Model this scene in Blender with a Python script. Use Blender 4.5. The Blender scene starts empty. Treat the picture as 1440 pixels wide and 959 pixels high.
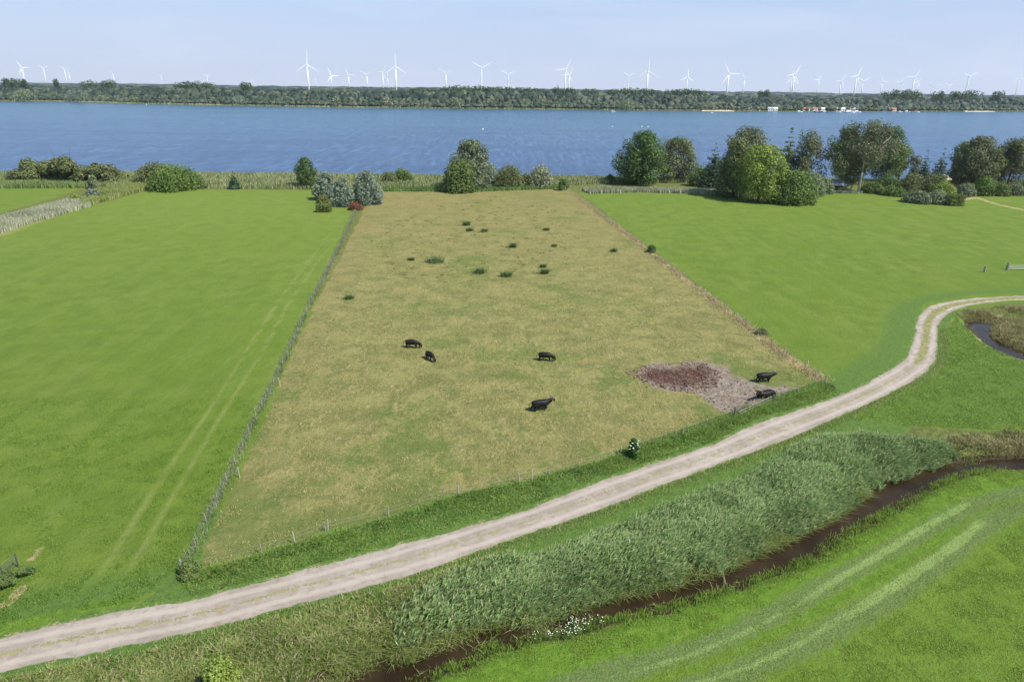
import bpy, bmesh, math, random
import numpy as np
from mathutils import Vector, Matrix
D = bpy.data
SC = bpy.context.scene
COL = SC.collection
R = math.radians
rng = np.random.default_rng(7)
random.seed(7)

# ------------------------------------------------------------------ camera
CAM_H = 38.0
FPX = 960.0
PITCH = math.atan((479.5 - 121.5) / FPX)
ROLL = R(0.72)
cp, sp = math.cos(PITCH), math.sin(PITCH)
cF = np.array([0, cp, -sp]); cR0 = np.array([1.0, 0, 0]); cU0 = np.array([0, sp, cp])
cR = math.cos(ROLL) * cR0 + math.sin(ROLL) * cU0
cU = -math.sin(ROLL) * cR0 + math.cos(ROLL) * cU0
cam = D.cameras.new('camera'); camo = D.objects.new('camera', cam); COL.objects.link(camo)
cam.sensor_width = 36; cam.lens = 24.0; cam.clip_start = 0.5; cam.clip_end = 40000
camo.matrix_world = Matrix(((cR[0], cU[0], -cF[0], 0), (cR[1], cU[1], -cF[1], 0), (cR[2], cU[2], -cF[2], CAM_H), (0, 0, 0, 1)))
SC.camera = camo

def G(px, py, z=0.0):
    d = cF * FPX + cR * (px - 720.0) - cU * (py - 479.5)
    t = (z - CAM_H) / d[2]
    return float(d[0] * t), float(d[1] * t)
def axdepth(x, y, z=0.0):
    return y * cF[1] + (z - CAM_H) * cF[2]
def at_dist(px, py, dist):
    d = cF * FPX + cR * (px - 720.0) - cU * (py - 479.5)
    t = dist / d[1]
    return float(d[0] * t), dist, float(CAM_H + d[2] * t)
def GP(pts, z=0.0):
    return np.array([G(x, y, z) for x, y in pts])

# ------------------------------------------------------------------ sky, sun, exposure
SUN_EL, SUN_AZ = R(52), R(121)          # azimuth measured clockwise from +Y
w = D.worlds.new('World'); SC.world = w; w.use_nodes = True
nt = w.node_tree; nt.nodes.clear()
sky = nt.nodes.new('ShaderNodeTexSky'); sky.sky_type = 'NISHITA'; sky.sun_disc = False
sky.sun_elevation = SUN_EL; sky.sun_rotation = SUN_AZ
sky.air_density = 1.25; sky.dust_density = 0.15; sky.ozone_density = 4.0; sky.altitude = 0
bg = nt.nodes.new('ShaderNodeBackground'); bg.inputs[1].default_value = 0.11
out = nt.nodes.new('ShaderNodeOutputWorld')
# faint high cirrus: a whitening of the sky where stretched noise is high
tc = nt.nodes.new('ShaderNodeTexCoord')
mp = nt.nodes.new('ShaderNodeMapping'); mp.inputs['Scale'].default_value = (1.6, 1.6, 9); mp.inputs['Rotation'].default_value = (0.0, 0.12, 0.3)
nz = nt.nodes.new('ShaderNodeTexNoise'); nz.inputs['Scale'].default_value = 2.2; nz.inputs['Detail'].default_value = 6; nz.inputs['Distortion'].default_value = .6
mr = nt.nodes.new('ShaderNodeMapRange'); mr.inputs[1].default_value = .5; mr.inputs[2].default_value = .85; mr.inputs[4].default_value = .34
mx = nt.nodes.new('ShaderNodeMix'); mx.data_type = 'RGBA'; mx.inputs[7].default_value = (5.4, 5.8, 7.0, 1)
nt.links.new(tc.outputs['Generated'], mp.inputs[0]); nt.links.new(mp.outputs[0], nz.inputs[0]); nt.links.new(nz.outputs[0], mr.inputs[0])
# pale blue summer haze low in the sky, all the way round
sx = nt.nodes.new('ShaderNodeSeparateXYZ'); nt.links.new(tc.outputs['Generated'], sx.inputs[0])
hr = nt.nodes.new('ShaderNodeMapRange'); hr.inputs[1].default_value = 0.0; hr.inputs[2].default_value = .34; hr.inputs[3].default_value = .92; hr.inputs[4].default_value = 0; hr.interpolation_type = 'SMOOTHSTEP'
hc = nt.nodes.new('ShaderNodeMapRange'); hc.inputs[1].default_value = 0.0; hc.inputs[2].default_value = .14; nt.links.new(sx.outputs[2], hr.inputs[0]); nt.links.new(sx.outputs[2], hc.inputs[0])
hm = nt.nodes.new('ShaderNodeMix'); hm.data_type = 'RGBA'; hm.inputs[6].default_value = (3.75, 4.35, 5.75, 1); hm.inputs[7].default_value = (2.75, 3.5, 5.6, 1); nt.links.new(hc.outputs[0], hm.inputs[0])
hx_ = nt.nodes.new('ShaderNodeMix'); hx_.data_type = 'RGBA'; nt.links.new(hr.outputs[0], hx_.inputs[0]); nt.links.new(sky.outputs[0], hx_.inputs[6]); nt.links.new(hm.outputs[2], hx_.inputs[7])
nt.links.new(mr.outputs[0], mx.inputs[0]); nt.links.new(hx_.outputs[2], mx.inputs[6]); nt.links.new(mx.outputs[2], bg.inputs[0])
nt.links.new(bg.outputs[0], out.inputs[0])
sun = D.lights.new('sun', 'SUN'); sun.energy = 4.8; sun.angle = R(0.53); sun.color = (1.0, 0.955, 0.89)
suno = D.objects.new('sun', sun); COL.objects.link(suno)
sdir = Vector((math.sin(SUN_AZ) * math.cos(SUN_EL), math.cos(SUN_AZ) * math.cos(SUN_EL), math.sin(SUN_EL)))
suno.rotation_euler = sdir.to_track_quat('Z', 'Y').to_euler()
suno.location = sdir * 200
SC.view_settings.view_transform = 'Standard'; SC.view_settings.look = 'None'
SC.view_settings.exposure = 0.52; SC.view_settings.gamma = 1.0
SC.cycles.volume_bounces = 1
SC.cycles.max_bounces = 6
SC.cycles.transparent_max_bounces = 6

# ------------------------------------------------------------------ numpy helpers
def ihash(ix, iy, seed):
    n = (ix.astype(np.int64) * 374761393 + iy.astype(np.int64) * 668265263 + seed * 982451653) & 0x7fffffff
    n = ((n ^ (n >> 13)) * 1274126177) & 0x7fffffff
    n = (n ^ (n >> 16)) & 0xffff
    return n / 65535.0
def vnoise(x, y, s, seed=0):
    x = np.asarray(x) / s; y = np.asarray(y) / s
    ix = np.floor(x); iy = np.floor(y); fx = x - ix; fy = y - iy
    fx = fx * fx * (3 - 2 * fx); fy = fy * fy * (3 - 2 * fy)
    a = ihash(ix, iy, seed); b = ihash(ix + 1, iy, seed); c = ihash(ix, iy + 1, seed); d = ihash(ix + 1, iy + 1, seed)
    return (a * (1 - fx) + b * fx) * (1 - fy) + (c * (1 - fx) + d * fx) * fy
def fnoise(x, y, s, seed=0):
    return 0.55 * vnoise(x, y, s, seed) + 0.3 * vnoise(x, y, s / 2.3, seed + 1) + 0.15 * vnoise(x, y, s / 5.1, seed + 2)
def smooth(a, b, x):
    t = np.clip((x - a) / (b - a), 0, 1); return t * t * (3 - 2 * t)
def inside(P, poly):
    x, y = P[:, 0], P[:, 1]; r = np.zeros(len(P), bool); n = len(poly)
    for i in range(n):
        x0, y0 = poly[i]; x1, y1 = poly[(i + 1) % n]
        if y0 == y1: continue
        c = ((y0 > y) != (y1 > y)) & (x < (x1 - x0) * (y - y0) / (y1 - y0) + x0)
        r ^= c
    return r
def pdist(P, line, closed=False):
    """distance to a polyline, with arc parameter (0..1) of the nearest point"""
    best = np.full(len(P), 1e9); par = np.zeros(len(P))
    L = np.asarray(line); n = len(L)
    seg = [(L[i], L[(i + 1) % n]) for i in range(n if closed else n - 1)]
    tot = sum(np.hypot(*(b - a)) for a, b in seg); acc = 0
    for a, b in seg:
        d = b - a; l = np.hypot(*d) + 1e-9
        t = np.clip(((P - a) @ d) / (l * l), 0, 1)
        q = np.hypot(P[:, 0] - a[0] - t * d[0], P[:, 1] - a[1] - t * d[1])
        m = q < best; best[m] = q[m]; par[m] = (acc + t[m] * l) / tot; acc += l
    return best, par
def sdf(P, poly):
    d, _ = pdist(P, poly, True)
    return np.where(inside(P, poly), -d, d)
def mesh_np(name, V, tris=None, quads=None, attrs=None, smooth_=False):
    me = D.meshes.new(name); V = np.asarray(V, np.float32)
    me.vertices.add(len(V)); me.vertices.foreach_set('co', V.ravel())
    parts = []; starts = []; tot = 0; npoly = 0
    loops = []
    if tris is not None and len(tris):
        loops.append(np.asarray(tris, np.int32).ravel()); starts.append(np.arange(len(tris)) * 3 + tot); tot += len(tris) * 3; npoly += len(tris)
    if quads is not None and len(quads):
        loops.append(np.asarray(quads, np.int32).ravel()); starts.append(np.arange(len(quads)) * 4 + tot); tot += len(quads) * 4; npoly += len(quads)
    lp = np.concatenate(loops); st = np.concatenate(starts).astype(np.int32)
    me.loops.add(len(lp)); me.loops.foreach_set('vertex_index', lp)
    me.polygons.add(npoly); me.polygons.foreach_set('loop_start', st)
    if smooth_: me.polygons.foreach_set('use_smooth', np.ones(npoly, bool))
    else: me.polygons.foreach_set('use_smooth', np.zeros(npoly, bool))
    me.update(calc_edges=True)
    for k, a in (attrs or {}).items():
        at = me.attributes.new(k, 'FLOAT', 'POINT'); at.data.foreach_set('value', np.asarray(a, np.float32))
    return me

# ------------------------------------------------------------------ object helpers
def tag(o, label=None, cat=None, group=None, kind=None):
    if label: o['label'] = label
    if cat: o['category'] = cat
    if group: o['group'] = group
    if kind: o['kind'] = kind
    return o
def obj(name, me, mat, parent=None, loc=None):
    o = D.objects.new(name, me); COL.objects.link(o)
    if mat is not None and len(me.materials) == 0: me.materials.append(mat)
    if parent is not None: o.parent = parent
    if loc is not None: o.location = loc
    return o
def empty(name, loc, rz=0.0):
    o = D.objects.new(name, None); COL.objects.link(o); o.location = loc; o.rotation_euler = (0, 0, rz); o.empty_display_size = 0.5
    return o
class MB:
    def __init__(s): s.bm = bmesh.new()
    def box(s, c, size, rz=0.0, bev=0.0, taper=1.0):
        m = Matrix.Translation(c) @ Matrix.Rotation(rz, 4, 'Z') @ Matrix.Diagonal((size[0], size[1], size[2], 1))
        r = bmesh.ops.create_cube(s.bm, size=1)
        for v in r['verts']:
            if v.co.z > 0: v.co.x *= taper; v.co.y *= taper
            v.co = m @ v.co
        return s
    def tube(s, pts, rad, n=8, cap=True):
        rad = rad if hasattr(rad, '__len__') else [rad] * len(pts)
        pts = [Vector(p) for p in pts]; rings = []
        for i, p in enumerate(pts):
            t = (pts[min(i + 1, len(pts) - 1)] - pts[max(i - 1, 0)]).normalized()
            up = Vector((0, 0, 1)) if abs(t.z) < 0.95 else Vector((0, 1, 0))
            a = t.cross(up).normalized(); b = t.cross(a)
            rings.append([s.bm.verts.new(p + (a * math.cos(2 * math.pi * k / n) + b * math.sin(2 * math.pi * k / n)) * rad[i]) for k in range(n)])
        for r0, r1 in zip(rings, rings[1:]):
            for k in range(n): s.bm.faces.new((r0[k], r0[(k + 1) % n], r1[(k + 1) % n], r1[k]))
        if cap:
            s.bm.faces.new(rings[0]); s.bm.faces.new(rings[-1][::-1])
        return s
    def ball(s, c, r, sub=2, sc=(1, 1, 1)):
        q = bmesh.ops.create_icosphere(s.bm, subdivisions=sub, radius=r)
        for v in q['verts']: v.co = Vector((v.co.x * sc[0], v.co.y * sc[1], v.co.z * sc[2])) + Vector(c)
        return s
    def poly(s, verts, faces):
        vs = [s.bm.verts.new(v) for v in verts]
        for f in faces: s.bm.faces.new([vs[i] for i in f])
        return s
    def mesh(s, name, smooth_=False):
        bmesh.ops.recalc_face_normals(s.bm, faces=s.bm.faces)
        me = D.meshes.new(name); s.bm.to_mesh(me); s.bm.free()
        if smooth_: me.polygons.foreach_set('use_smooth', np.ones(len(me.polygons), bool))
        return me

# ------------------------------------------------------------------ materials
class NT:
    def __init__(s, name):
        s.m = D.materials.new(name); s.m.use_nodes = True; s.t = s.m.node_tree; s.t.nodes.clear()
        s.out = s.n('ShaderNodeOutputMaterial'); s.geo = s.n('ShaderNodeNewGeometry')
    def n(s, ty, **k):
        q = s.t.nodes.new(ty)
        for a, b in k.items(): setattr(q, a, b)
        return q
    def l(s, a, b):
        if isinstance(a, (int, float)): b.default_value = a
        elif isinstance(a, (tuple, list)): b.default_value = tuple(a) + ((1,) if len(a) == 3 and len(b.default_value) == 4 else ())
        else: s.t.links.new(a, b)
    def attr(s, name):
        return s.n('ShaderNodeAttribute', attribute_name=name).outputs['Fac']
    def objrand(s): return s.n('ShaderNodeObjectInfo').outputs['Random']
    def noise(s, scale, detail=3, rough=.55, stretch=None, rot=0.0, dist=0.0, vec=None):
        v = vec or s.geo.outputs['Position']
        if stretch:
            mp = s.n('ShaderNodeMapping'); mp.inputs['Scale'].default_value = stretch; mp.inputs['Rotation'].default_value = (0, 0, rot)
            s.l(v, mp.inputs[0]); v = mp.outputs[0]
        q = s.n('ShaderNodeTexNoise'); s.l(v, q.inputs['Vector']); q.inputs['Scale'].default_value = scale
        q.inputs['Detail'].default_value = detail; q.inputs['Roughness'].default_value = rough; q.inputs['Distortion'].default_value = dist
        return q.outputs[0]
    def math(s, op, a, b=0.0, clamp=False):
        q = s.n('ShaderNodeMath', operation=op, use_clamp=clamp); s.l(a, q.inputs[0]); s.l(b, q.inputs[1]); return q.outputs[0]
    def rng(s, v, a, b, c=0.0, d=1.0):
        q = s.n('ShaderNodeMapRange', interpolation_type='SMOOTHSTEP'); s.l(v, q.inputs[0])
        for i, k in enumerate((a, b, c, d)): q.inputs[i + 1].default_value = k
        return q.outputs[0]
    def mix(s, f, a, b, blend='MIX'):
        q = s.n('ShaderNodeMix', data_type='RGBA', blend_type=blend); s.l(f, q.inputs[0]); s.l(a, q.inputs[6]); s.l(b, q.inputs[7]); return q.outputs[2]
    def bump(s, h, strength, dist):
        q = s.n('ShaderNodeBump'); q.inputs['Strength'].default_value = strength; q.inputs['Distance'].default_value = dist; s.l(h, q.inputs['Height']); return q.outputs[0]
    def bsdf(s, col, rough=.9, spec=.2, normal=None, metal=0.0):
        q = s.n('ShaderNodeBsdfPrincipled'); s.l(col, q.inputs['Base Color']); s.l(rough, q.inputs['Roughness'])
        q.inputs['Specular IOR Level'].default_value = spec; q.inputs['Metallic'].default_value = metal
        if normal is not None: s.l(normal, q.inputs['Normal'])
        s.l(q.outputs[0], s.out.inputs[0]); s.b = q
        return s.m

def simple(name, c, rough=.7, spec=.3, var=.25, scale=3.0, metal=0.0):
    t = NT(name); n = t.noise(scale, 4)
    return t.bsdf(t.mix(t.rng(n, .3, .7), tuple(x * (1 - var) for x in c), tuple(min(1, x * (1 + var)) for x in c)), rough, spec, t.bump(n, .3, .02), metal)

def leafmat(name, c0, c1, c2=None, trans=.25, patch=.12, spec=.25, rough=.6):
    """foliage: attribute v is random per leaf / per clump; patchy noise shifts it"""
    t = NT(name); v = t.attr('v'); n = t.rng(t.noise(patch, 3), .3, .7)
    f = t.math('ADD', t.math('MULTIPLY', v, .75), t.math('MULTIPLY', n, .25), True)
    col = t.mix(t.rng(f, .1, .8), c0, c1)
    if c2: col = t.mix(t.rng(t.attr('w'), .6, .95), col, c2)
    b = t.n('ShaderNodeBsdfPrincipled'); t.l(col, b.inputs['Base Color']); b.inputs['Roughness'].default_value = rough; b.inputs['Specular IOR Level'].default_value = spec
    tr = t.n('ShaderNodeBsdfTranslucent'); t.l(col, tr.inputs[0])
    mx = t.n('ShaderNodeMixShader'); mx.inputs[0].default_value = trans
    t.l(b.outputs[0], mx.inputs[1]); t.l(tr.outputs[0], mx.inputs[2]); t.l(mx.outputs[0], t.out.inputs[0])
    return t.m

# ---- one master ground material; vertex attributes say where each cover grows
def ground_material():
    t = NT('ground_cover')
    P = t.geo.outputs['Position']
    nL = t.noise(.035, 4); nM = t.noise(.22, 4, .6); nS = t.noise(1.3, 5, .65); nF = t.noise(5.5, 4, .7); nFF = t.noise(16, 2, .7)
    nMow = t.noise(.5, 3, .6, (1.0, .16, 1), R(-14))
    nHay = t.noise(1.7, 4, .7, (1.0, .35, 1), R(35), 1.2)
    edge = t.math('ADD', t.math('MULTIPLY', t.math('SUBTRACT', nS, .5), .9), t.math('MULTIPLY', t.math('SUBTRACT', nF, .5), .9))
    def w(a, k=1.0, lo=.35, hi=.65):
        return t.rng(t.math('ADD', t.attr(a), t.math('MULTIPLY', edge, k)), lo, hi)
    # mown meadow
    c = t.mix(t.rng(nM, .32, .68), (.094, .148, .019), (.142, .198, .030))
    c = t.mix(t.rng(nL, .35, .65, 0, .7), c, (.108, .174, .018))
    c = t.mix(t.rng(nMow, .45, .8, 0, .35), c, (.18, .235, .06))
    c = t.mix(t.rng(nS, .5, .8, 0, .55), c, (.07, .125, .018))
    c = t.mix(t.rng(nF, .5, .72, 0, .5), c, (.065, .115, .018))
    c = t.mix(t.rng(nFF, .5, .72, 0, .45), c, (.20, .26, .05))
    c = t.mix(t.rng(t.noise(.28, 4, .6, (1.0, .07, 1), R(62)), .50, .7, 0, .16), c, (.062, .110, .016))
    c = t.mix(t.rng(t.noise(.09, 4, .65, (1.0, .25, 1), R(30)), .48, .75, 0, .4), c, (.165, .205, .04))
    # bleached (recently mown, yellower)
    c = t.mix(t.math('MULTIPLY', t.attr('pale'), t.rng(nM, .2, .8, .5, 1)), c, (.155, .210, .036))
    # lush uncut grass: dark bottle green with bright tops
    lush = t.mix(t.rng(nS, .2, .8), (.060, .115, .022), (.115, .180, .038))
    lush = t.mix(t.rng(nF, .45, .75), lush, (.12, .21, .04))
    c = t.mix(w('lush', .8), c, lush)
    # vivid young grass
    viv = t.mix(t.rng(nS, .35, .7), (.090, .170, .016), (.140, .225, .028))
    c = t.mix(w('vivid', .5), c, viv)
    # dull flattened grass between wheel lines
    dull = t.mix(t.rng(nF, .35, .65), (.075, .125, .035), (.16, .205, .065))
    c = t.mix(w('dull', .8), c, dull)
    c = t.mix(t.math('MULTIPLY', w('swath', .75, .2, 1.0), .8), c, t.mix(t.rng(nF, .3, .7), (.17, .26, .06), (.26, .34, .11)))
    # wheel lines worn into the left meadow
    c = t.mix(t.math('MULTIPLY', w('rut', .9, .2, 1.0), .7), c, t.mix(t.rng(nF, .35, .65), (.165, .20, .045), (.27, .265, .10)))
    # rough bank growth
    rough = t.mix(t.rng(nS, .35, .65), (.075, .10, .022), (.15, .17, .045))
    rough = t.mix(t.rng(nF, .5, .7, 0, .7), rough, (.23, .20, .085))
    c = t.mix(w('rough', .7), c, rough)
    # grazed pasture: straw, tawny and green
    pa = t.mix(t.rng(nM, .35, .65), (.132, .146, .036), (.232, .222, .068))
    pa = t.mix(t.rng(nHay, .49, .63, 0, .75), pa, (.325, .262, .112))
    pa = t.mix(t.rng(nHay, .36, .27, 0, .8), pa, (.115, .15, .03))
    pa = t.mix(t.rng(nS, .54, .70, 0, .85), pa, (.085, .115, .028))
    pa = t.mix(t.rng(t.noise(.30, 5, .75), .50, .64, 0, .8), pa, (.080, .115, .024))
    pa = t.mix(t.rng(t.noise(2.6, 3, .7), .60, .70, 0, .75), pa, (.060, .085, .02))
    pa = t.mix(t.rng(nF, .50, .66, 0, .85), pa, (.105, .095, .032))
    pa = t.mix(t.rng(nFF, .5, .7, 0, .8), pa, (.44, .38, .18))
    pa = t.mix(t.math('MULTIPLY', t.attr('tawny'), t.rng(nM, .2, .8, .35, .9)), pa, t.mix(t.rng(nF, .4, .6), (.130, .120, .038), (.30, .235, .095)))
    pa = t.mix(t.math('MULTIPLY', w('green', 1.5), .6), pa, t.mix(t.rng(nF, .4, .65), (.06, .115, .02), (.13, .18, .035)))
    pa = t.mix(t.rng(t.noise(.11, 5, .65, None, 0, 1.5), .50, .66, 0, .3), pa, (.105, .125, .032))
    pa = t.mix(t.rng(t.noise(.05, 3, .5, None, 0, 3.0), .485, .5, 0, .0), pa, (.30, .25, .12))
    c = t.mix(w('pas', .8), c, pa)
    c = t.mix(t.math('MULTIPLY', w('dry', 1.1), .85), c, t.mix(t.rng(nF, .35, .7), (.30, .225, .10), (.46, .37, .20)))
    # trampled earth
    mud = t.mix(t.rng(nS, .35, .65), (.190, .155, .115), (.290, .245, .190))
    mud = t.mix(t.rng(nF, .50, .7, 0, .8), mud, (.13, .085, .062))
    c = t.mix(w('mud', 1.3, .38, .62), c, mud)
    dk = t.mix(t.rng(nF, .35, .65), (.040, .020, .013), (.15, .078, .050))
    c = t.mix(w('dung', 1.9, .3, .75), c, dk)
    # gravel track
    g = t.mix(t.rng(nM, .3, .7), (.255, .215, .172), (.350, .300, .246))
    g = t.mix(t.rng(nS, .46, .68, 0, .75), g, (.21, .165, .125))
    g = t.mix(t.rng(nFF, .55, .75, 0, .45), g, (.52, .47, .42))
    g = t.mix(t.rng(nF, .60, .75, 0, .5), g, (.19, .15, .11))
    g = t.mix(t.math('MULTIPLY', w('wheel', .5, .3, .8), .6), g, t.mix(t.rng(nFF, .4, .7), (.43, .372, .31), (.35, .30, .245)))
    g = t.mix(w('mid', 1.5, .42, .58), g, t.mix(t.rng(nS, .35, .6), (.11, .150, .035), (.26, .225, .11)))
    c = t.mix(w('trk', .45), c, g)
    soil = t.mix(t.rng(nF, .4, .6), (.035, .022, .014), (.075, .052, .03))
    c = t.mix(w('soil', .5), c, soil)
    h = t.math('ADD', t.math('MULTIPLY', nS, .6), t.math('ADD', t.math('MULTIPLY', nF, .35), t.math('MULTIPLY', nFF, .14)))
    mv = t.math('SUBTRACT', 1.0, t.math('MULTIPLY', t.attr('trk'), .8))
    b = t.n('ShaderNodeBump'); b.inputs['Distance'].default_value = .42; t.l(h, b.inputs['Height']); t.l(mv, b.inputs['Strength'])
    return t.bsdf(c, .93, .12, b.outputs[0])
M_ground = ground_material()

# ------------------------------------------------------------------ outlines (world metres, from the survey of the view)
track_top = [(-160, 938), (0, 897), (130, 866), (200, 855), (270, 843), (360, 819), (500, 782), (600, 755), (720, 724), (800, 693), (900, 657), (1000, 627), (1060, 596), (1130, 575), (1200, 549), (1240, 527), (1264, 512), (1279, 498), (1287, 470), (1289, 449), (1303, 432), (1330, 424), (1384, 417.5), (1440, 415.6), (1560, 413)]
track_bot = [(-160, 985), (0, 943), (135, 916), (270, 889), (360, 864), (500, 829), (600, 801), (720, 756), (800, 731), (900, 693), (1000, 656), (1063, 633), (1130, 607), (1200, 576), (1250, 553), (1290, 532), (1310, 515), (1318, 500), (1317.5, 473), (1320, 452), (1333, 440), (1357, 430), (1397, 424), (1440, 421), (1560, 418)]
TT, TB = GP(track_top), GP(track_bot)
track = np.vstack([TT, TB[::-1]])
def resample(L, n):
    L = np.asarray(L); s = np.r_[0, np.cumsum(np.hypot(*np.diff(L, axis=0).T))]; u = np.linspace(0, s[-1], n)
    return np.c_[np.interp(u, s, L[:, 0]), np.interp(u, s, L[:, 1])]
def chaikin(L, k=2, closed=False):
    L = np.asarray(L, float)
    for _ in range(k):
        A = L if closed else L[:-1]; B = np.roll(L, -1, 0) if closed else L[1:]
        Q = np.empty((len(A) * 2, 2)); Q[0::2] = .75 * A + .25 * B; Q[1::2] = .25 * A + .75 * B
        L = Q if closed else np.vstack([L[:1], Q, L[-1:]])
    return L
TT, TB = chaikin(TT, 1), chaikin(TB, 1)
track = np.vstack([TT, TB[::-1]])
mid_line = []
_r = resample(TT, 90)
for q in _r:
    d = np.hypot(*(resample(TB, 400) - q).T); mid_line.append((q + resample(TB, 400)[d.argmin()]) / 2)
mid_line = np.array(mid_line)

WZ = -0.75
d_top = [(300, 1100), (400, 1010), (471, 957), (490, 944), (522, 930), (536, 923), (560, 930), (576, 922), (603, 913), (636, 901), (671, 888), (684, 884), (720, 880), (774, 873), (800, 862), (836, 847), (863, 839), (904, 832), (958, 819), (993, 808), (1017, 803), (1044, 786), (1080, 771), (1134, 747), (1183, 720), (1221, 693), (1270, 671), (1305, 660), (1351, 655), (1389, 651), (1440, 648), (1560, 640), (1700, 632)]
d_bot = [(1700, 640), (1560, 648), (1440, 655.5), (1394, 656), (1340, 668), (1310, 680.6), (1270, 701), (1232, 722.6), (1188, 744), (1161, 762), (1134, 782), (1080, 804), (1031, 821.5), (1006, 829.6), (971, 840), (931, 851), (882, 862), (840, 872), (793, 886), (747, 888), (733, 897), (720, 902), (684, 905), (646, 930), (603, 943), (570, 958), (480, 1015), (380, 1110)]
ditchA = GP(d_top + d_bot, WZ)
ditchB = GP([(1366, 456), (1374, 450), (1398, 451), (1394, 459), (1389, 465), (1392, 474), (1402, 481), (1423, 490), (1445, 500), (1500, 520), (1490, 526), (1436, 506), (1413, 497), (1393, 485), (1379, 474), (1369, 465)], WZ)
DT, DBt = GP(d_top, WZ), GP(d_bot, WZ)

FL = GP([(502, 292), (483, 335), (466, 370), (440, 420), (415, 475), (385, 540), (350, 610), (328, 660), (300, 716), (280, 758), (256, 806)])
FRt = GP([(797, 267), (820, 283), (850, 306), (908, 350), (960, 390), (1000, 420), (1045, 455), (1100, 498), (1160, 538)])
FB = GP([(264, 803), (300, 795), (415, 765), (461, 745), (560, 722), (645, 693), (730, 677), (790, 662), (843, 649), (873, 640), (960, 611), (1032, 585), (1075, 570), (1110, 556), (1160, 540)])
pasture = np.vstack([GP([(536, 270), (515, 290), (500, 318), (486, 347)]), GP([(470, 380), (445, 425), (420, 478), (393, 545), (358, 615), (336, 665), (310, 722), (292, 762), (284, 800)]), FB[2:-1], GP([(1163, 528), (1100, 490), (1040, 447), (980, 404), (920, 356), (860, 312), (820, 285), (793, 265), (700, 266), (620, 267)])])
left_meadow = np.vstack([GP([(455, 268), (500, 288), (480, 333), (463, 368), (437, 420), (411, 475), (381, 540), (346, 610), (323, 660), (294, 716), (272, 760), (240, 815), (190, 848), (130, 858), (0, 890), (-160, 930), (-420, 990), (-480, 600), (-300, 400), (-60, 340), (0, 325), (50, 312), (115, 293), (165, 280), (212, 267), (300, 267)])])
far_left = GP([(-500, 330), (-60, 318), (10, 297), (60, 283), (118, 265), (0, 264), (-300, 262), (-700, 262)])
right_meadow = np.vstack([GP([(812, 272), (900, 270), (990, 273), (1030, 282), (1140, 284), (1150, 273), (1205, 271), (1275, 279), (1285, 285), (1350, 290), (1362, 277), (1440, 277), (1900, 277), (2300, 330), (1900, 400), (1560, 410), (1440, 412), (1384, 414), (1330, 420), (1300, 429), (1284, 447), (1282, 470), (1272, 498), (1235, 524), (1195, 544), (1165, 528), (1105, 490), (1049, 450), (985, 403), (912, 347), (866, 310), (832, 284)])])
near_meadow = np.vstack([GP([(1700, 643), (1560, 652), (1440, 660), (1394, 661), (1340, 673), (1310, 686), (1270, 706), (1232, 728), (1188, 750), (1161, 768), (1134, 789), (1080, 810), (1031, 827), (971, 846), (882, 868), (793, 892), (720, 908), (646, 935), (570, 964), (480, 1020), (380, 1115), (380, 1500), (1300, 1500), (2200, 1000)])])
east_meadow = GP([(1195, 588), (1240, 564), (1290, 540), (1320, 520), (1327, 500), (1325, 473), (1330, 455), (1345, 444), (1362, 436), (1372, 447), (1360, 458), (1375, 477), (1420, 503), (1500, 532), (1560, 560), (1560, 610), (1440, 608), (1330, 604), (1250, 596)])
mud = GP([(868, 524), (895, 514), (950, 510), (1000, 510), (1018, 514), (1040, 530), (1062, 543), (1100, 541), (1118, 548), (1090, 565), (1050, 581), (1034, 583), (1000, 567), (962, 552), (905, 545)])
dung = GP([(884, 527), (905, 516), (950, 511), (1000, 513), (1012, 526), (1002, 542), (975, 552), (950, 548), (918, 540)])
dung2 = GP([(1010, 555), (1035, 556), (1045, 562), (1028, 567), (1012, 563)])
reed_poly = GP([(600, 850), (640, 812), (690, 797), (740, 786), (800, 768), (870, 738), (930, 715), (1000, 688), (1060, 663), (1110, 632), (1150, 618), (1200, 618), (1260, 622), (1325, 626), (1345, 642), (1320, 655), (1300, 659), (1265, 671), (1218, 693), (1180, 719), (1130, 745), (1075, 770), (1040, 784), (1010, 802), (955, 816), (900, 830), (860, 838), (832, 846), (780, 868), (720, 876), (690, 868), (640, 880)])
shoreY = G(720, 246)[1]

# ------------------------------------------------------------------ terrain grid
def height(X, Y):
    P = np.c_[X.ravel(), Y.ravel()]
    z = (fnoise(P[:, 0], P[:, 1], 9, 3) - .5) * .12 + (fnoise(P[:, 0], P[:, 1], 1.6, 9) - .5) * .08
    m = (P[:, 0] > -150) & (P[:, 0] < 150) & (P[:, 1] < 175)
    zz = z[m]; Q = P[m]
    dt, pt = pdist(Q, mid_line); tr = smooth(3.2, 1.6, dt)
    zz = zz * (1 - tr) + tr * (-.06 + .05 * np.exp(-(dt / .45) ** 2) + (fnoise(Q[:, 0], Q[:, 1], 1.2, 5) - .5) * .06)
    s = np.minimum(sdf(Q, ditchA), sdf(Q, ditchB)) + (fnoise(Q[:, 0], Q[:, 1], 1.4, 21) - .5) * .9
    bank = smooth(-.3, 2.4, s)
    zz = np.where(s < 2.4, -.98 + (zz + .98) * bank, zz)
    mdist = sdf(Q, mud)
    lump = smooth(.5, -1.5, mdist) * ((fnoise(Q[:, 0], Q[:, 1], .8, 33) - .55) * .5 + (fnoise(Q[:, 0], Q[:, 1], 3.0, 34) - .5) * .5)
    zz = zz + lump
    z[m] = zz
    z *= smooth(340, 120, P[:, 1]) * .7 + .3
    sh = smooth(shoreY - 16, shoreY + 6, P[:, 1]); z = z * (1 - sh) - 1.6 * sh
    return z
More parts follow.
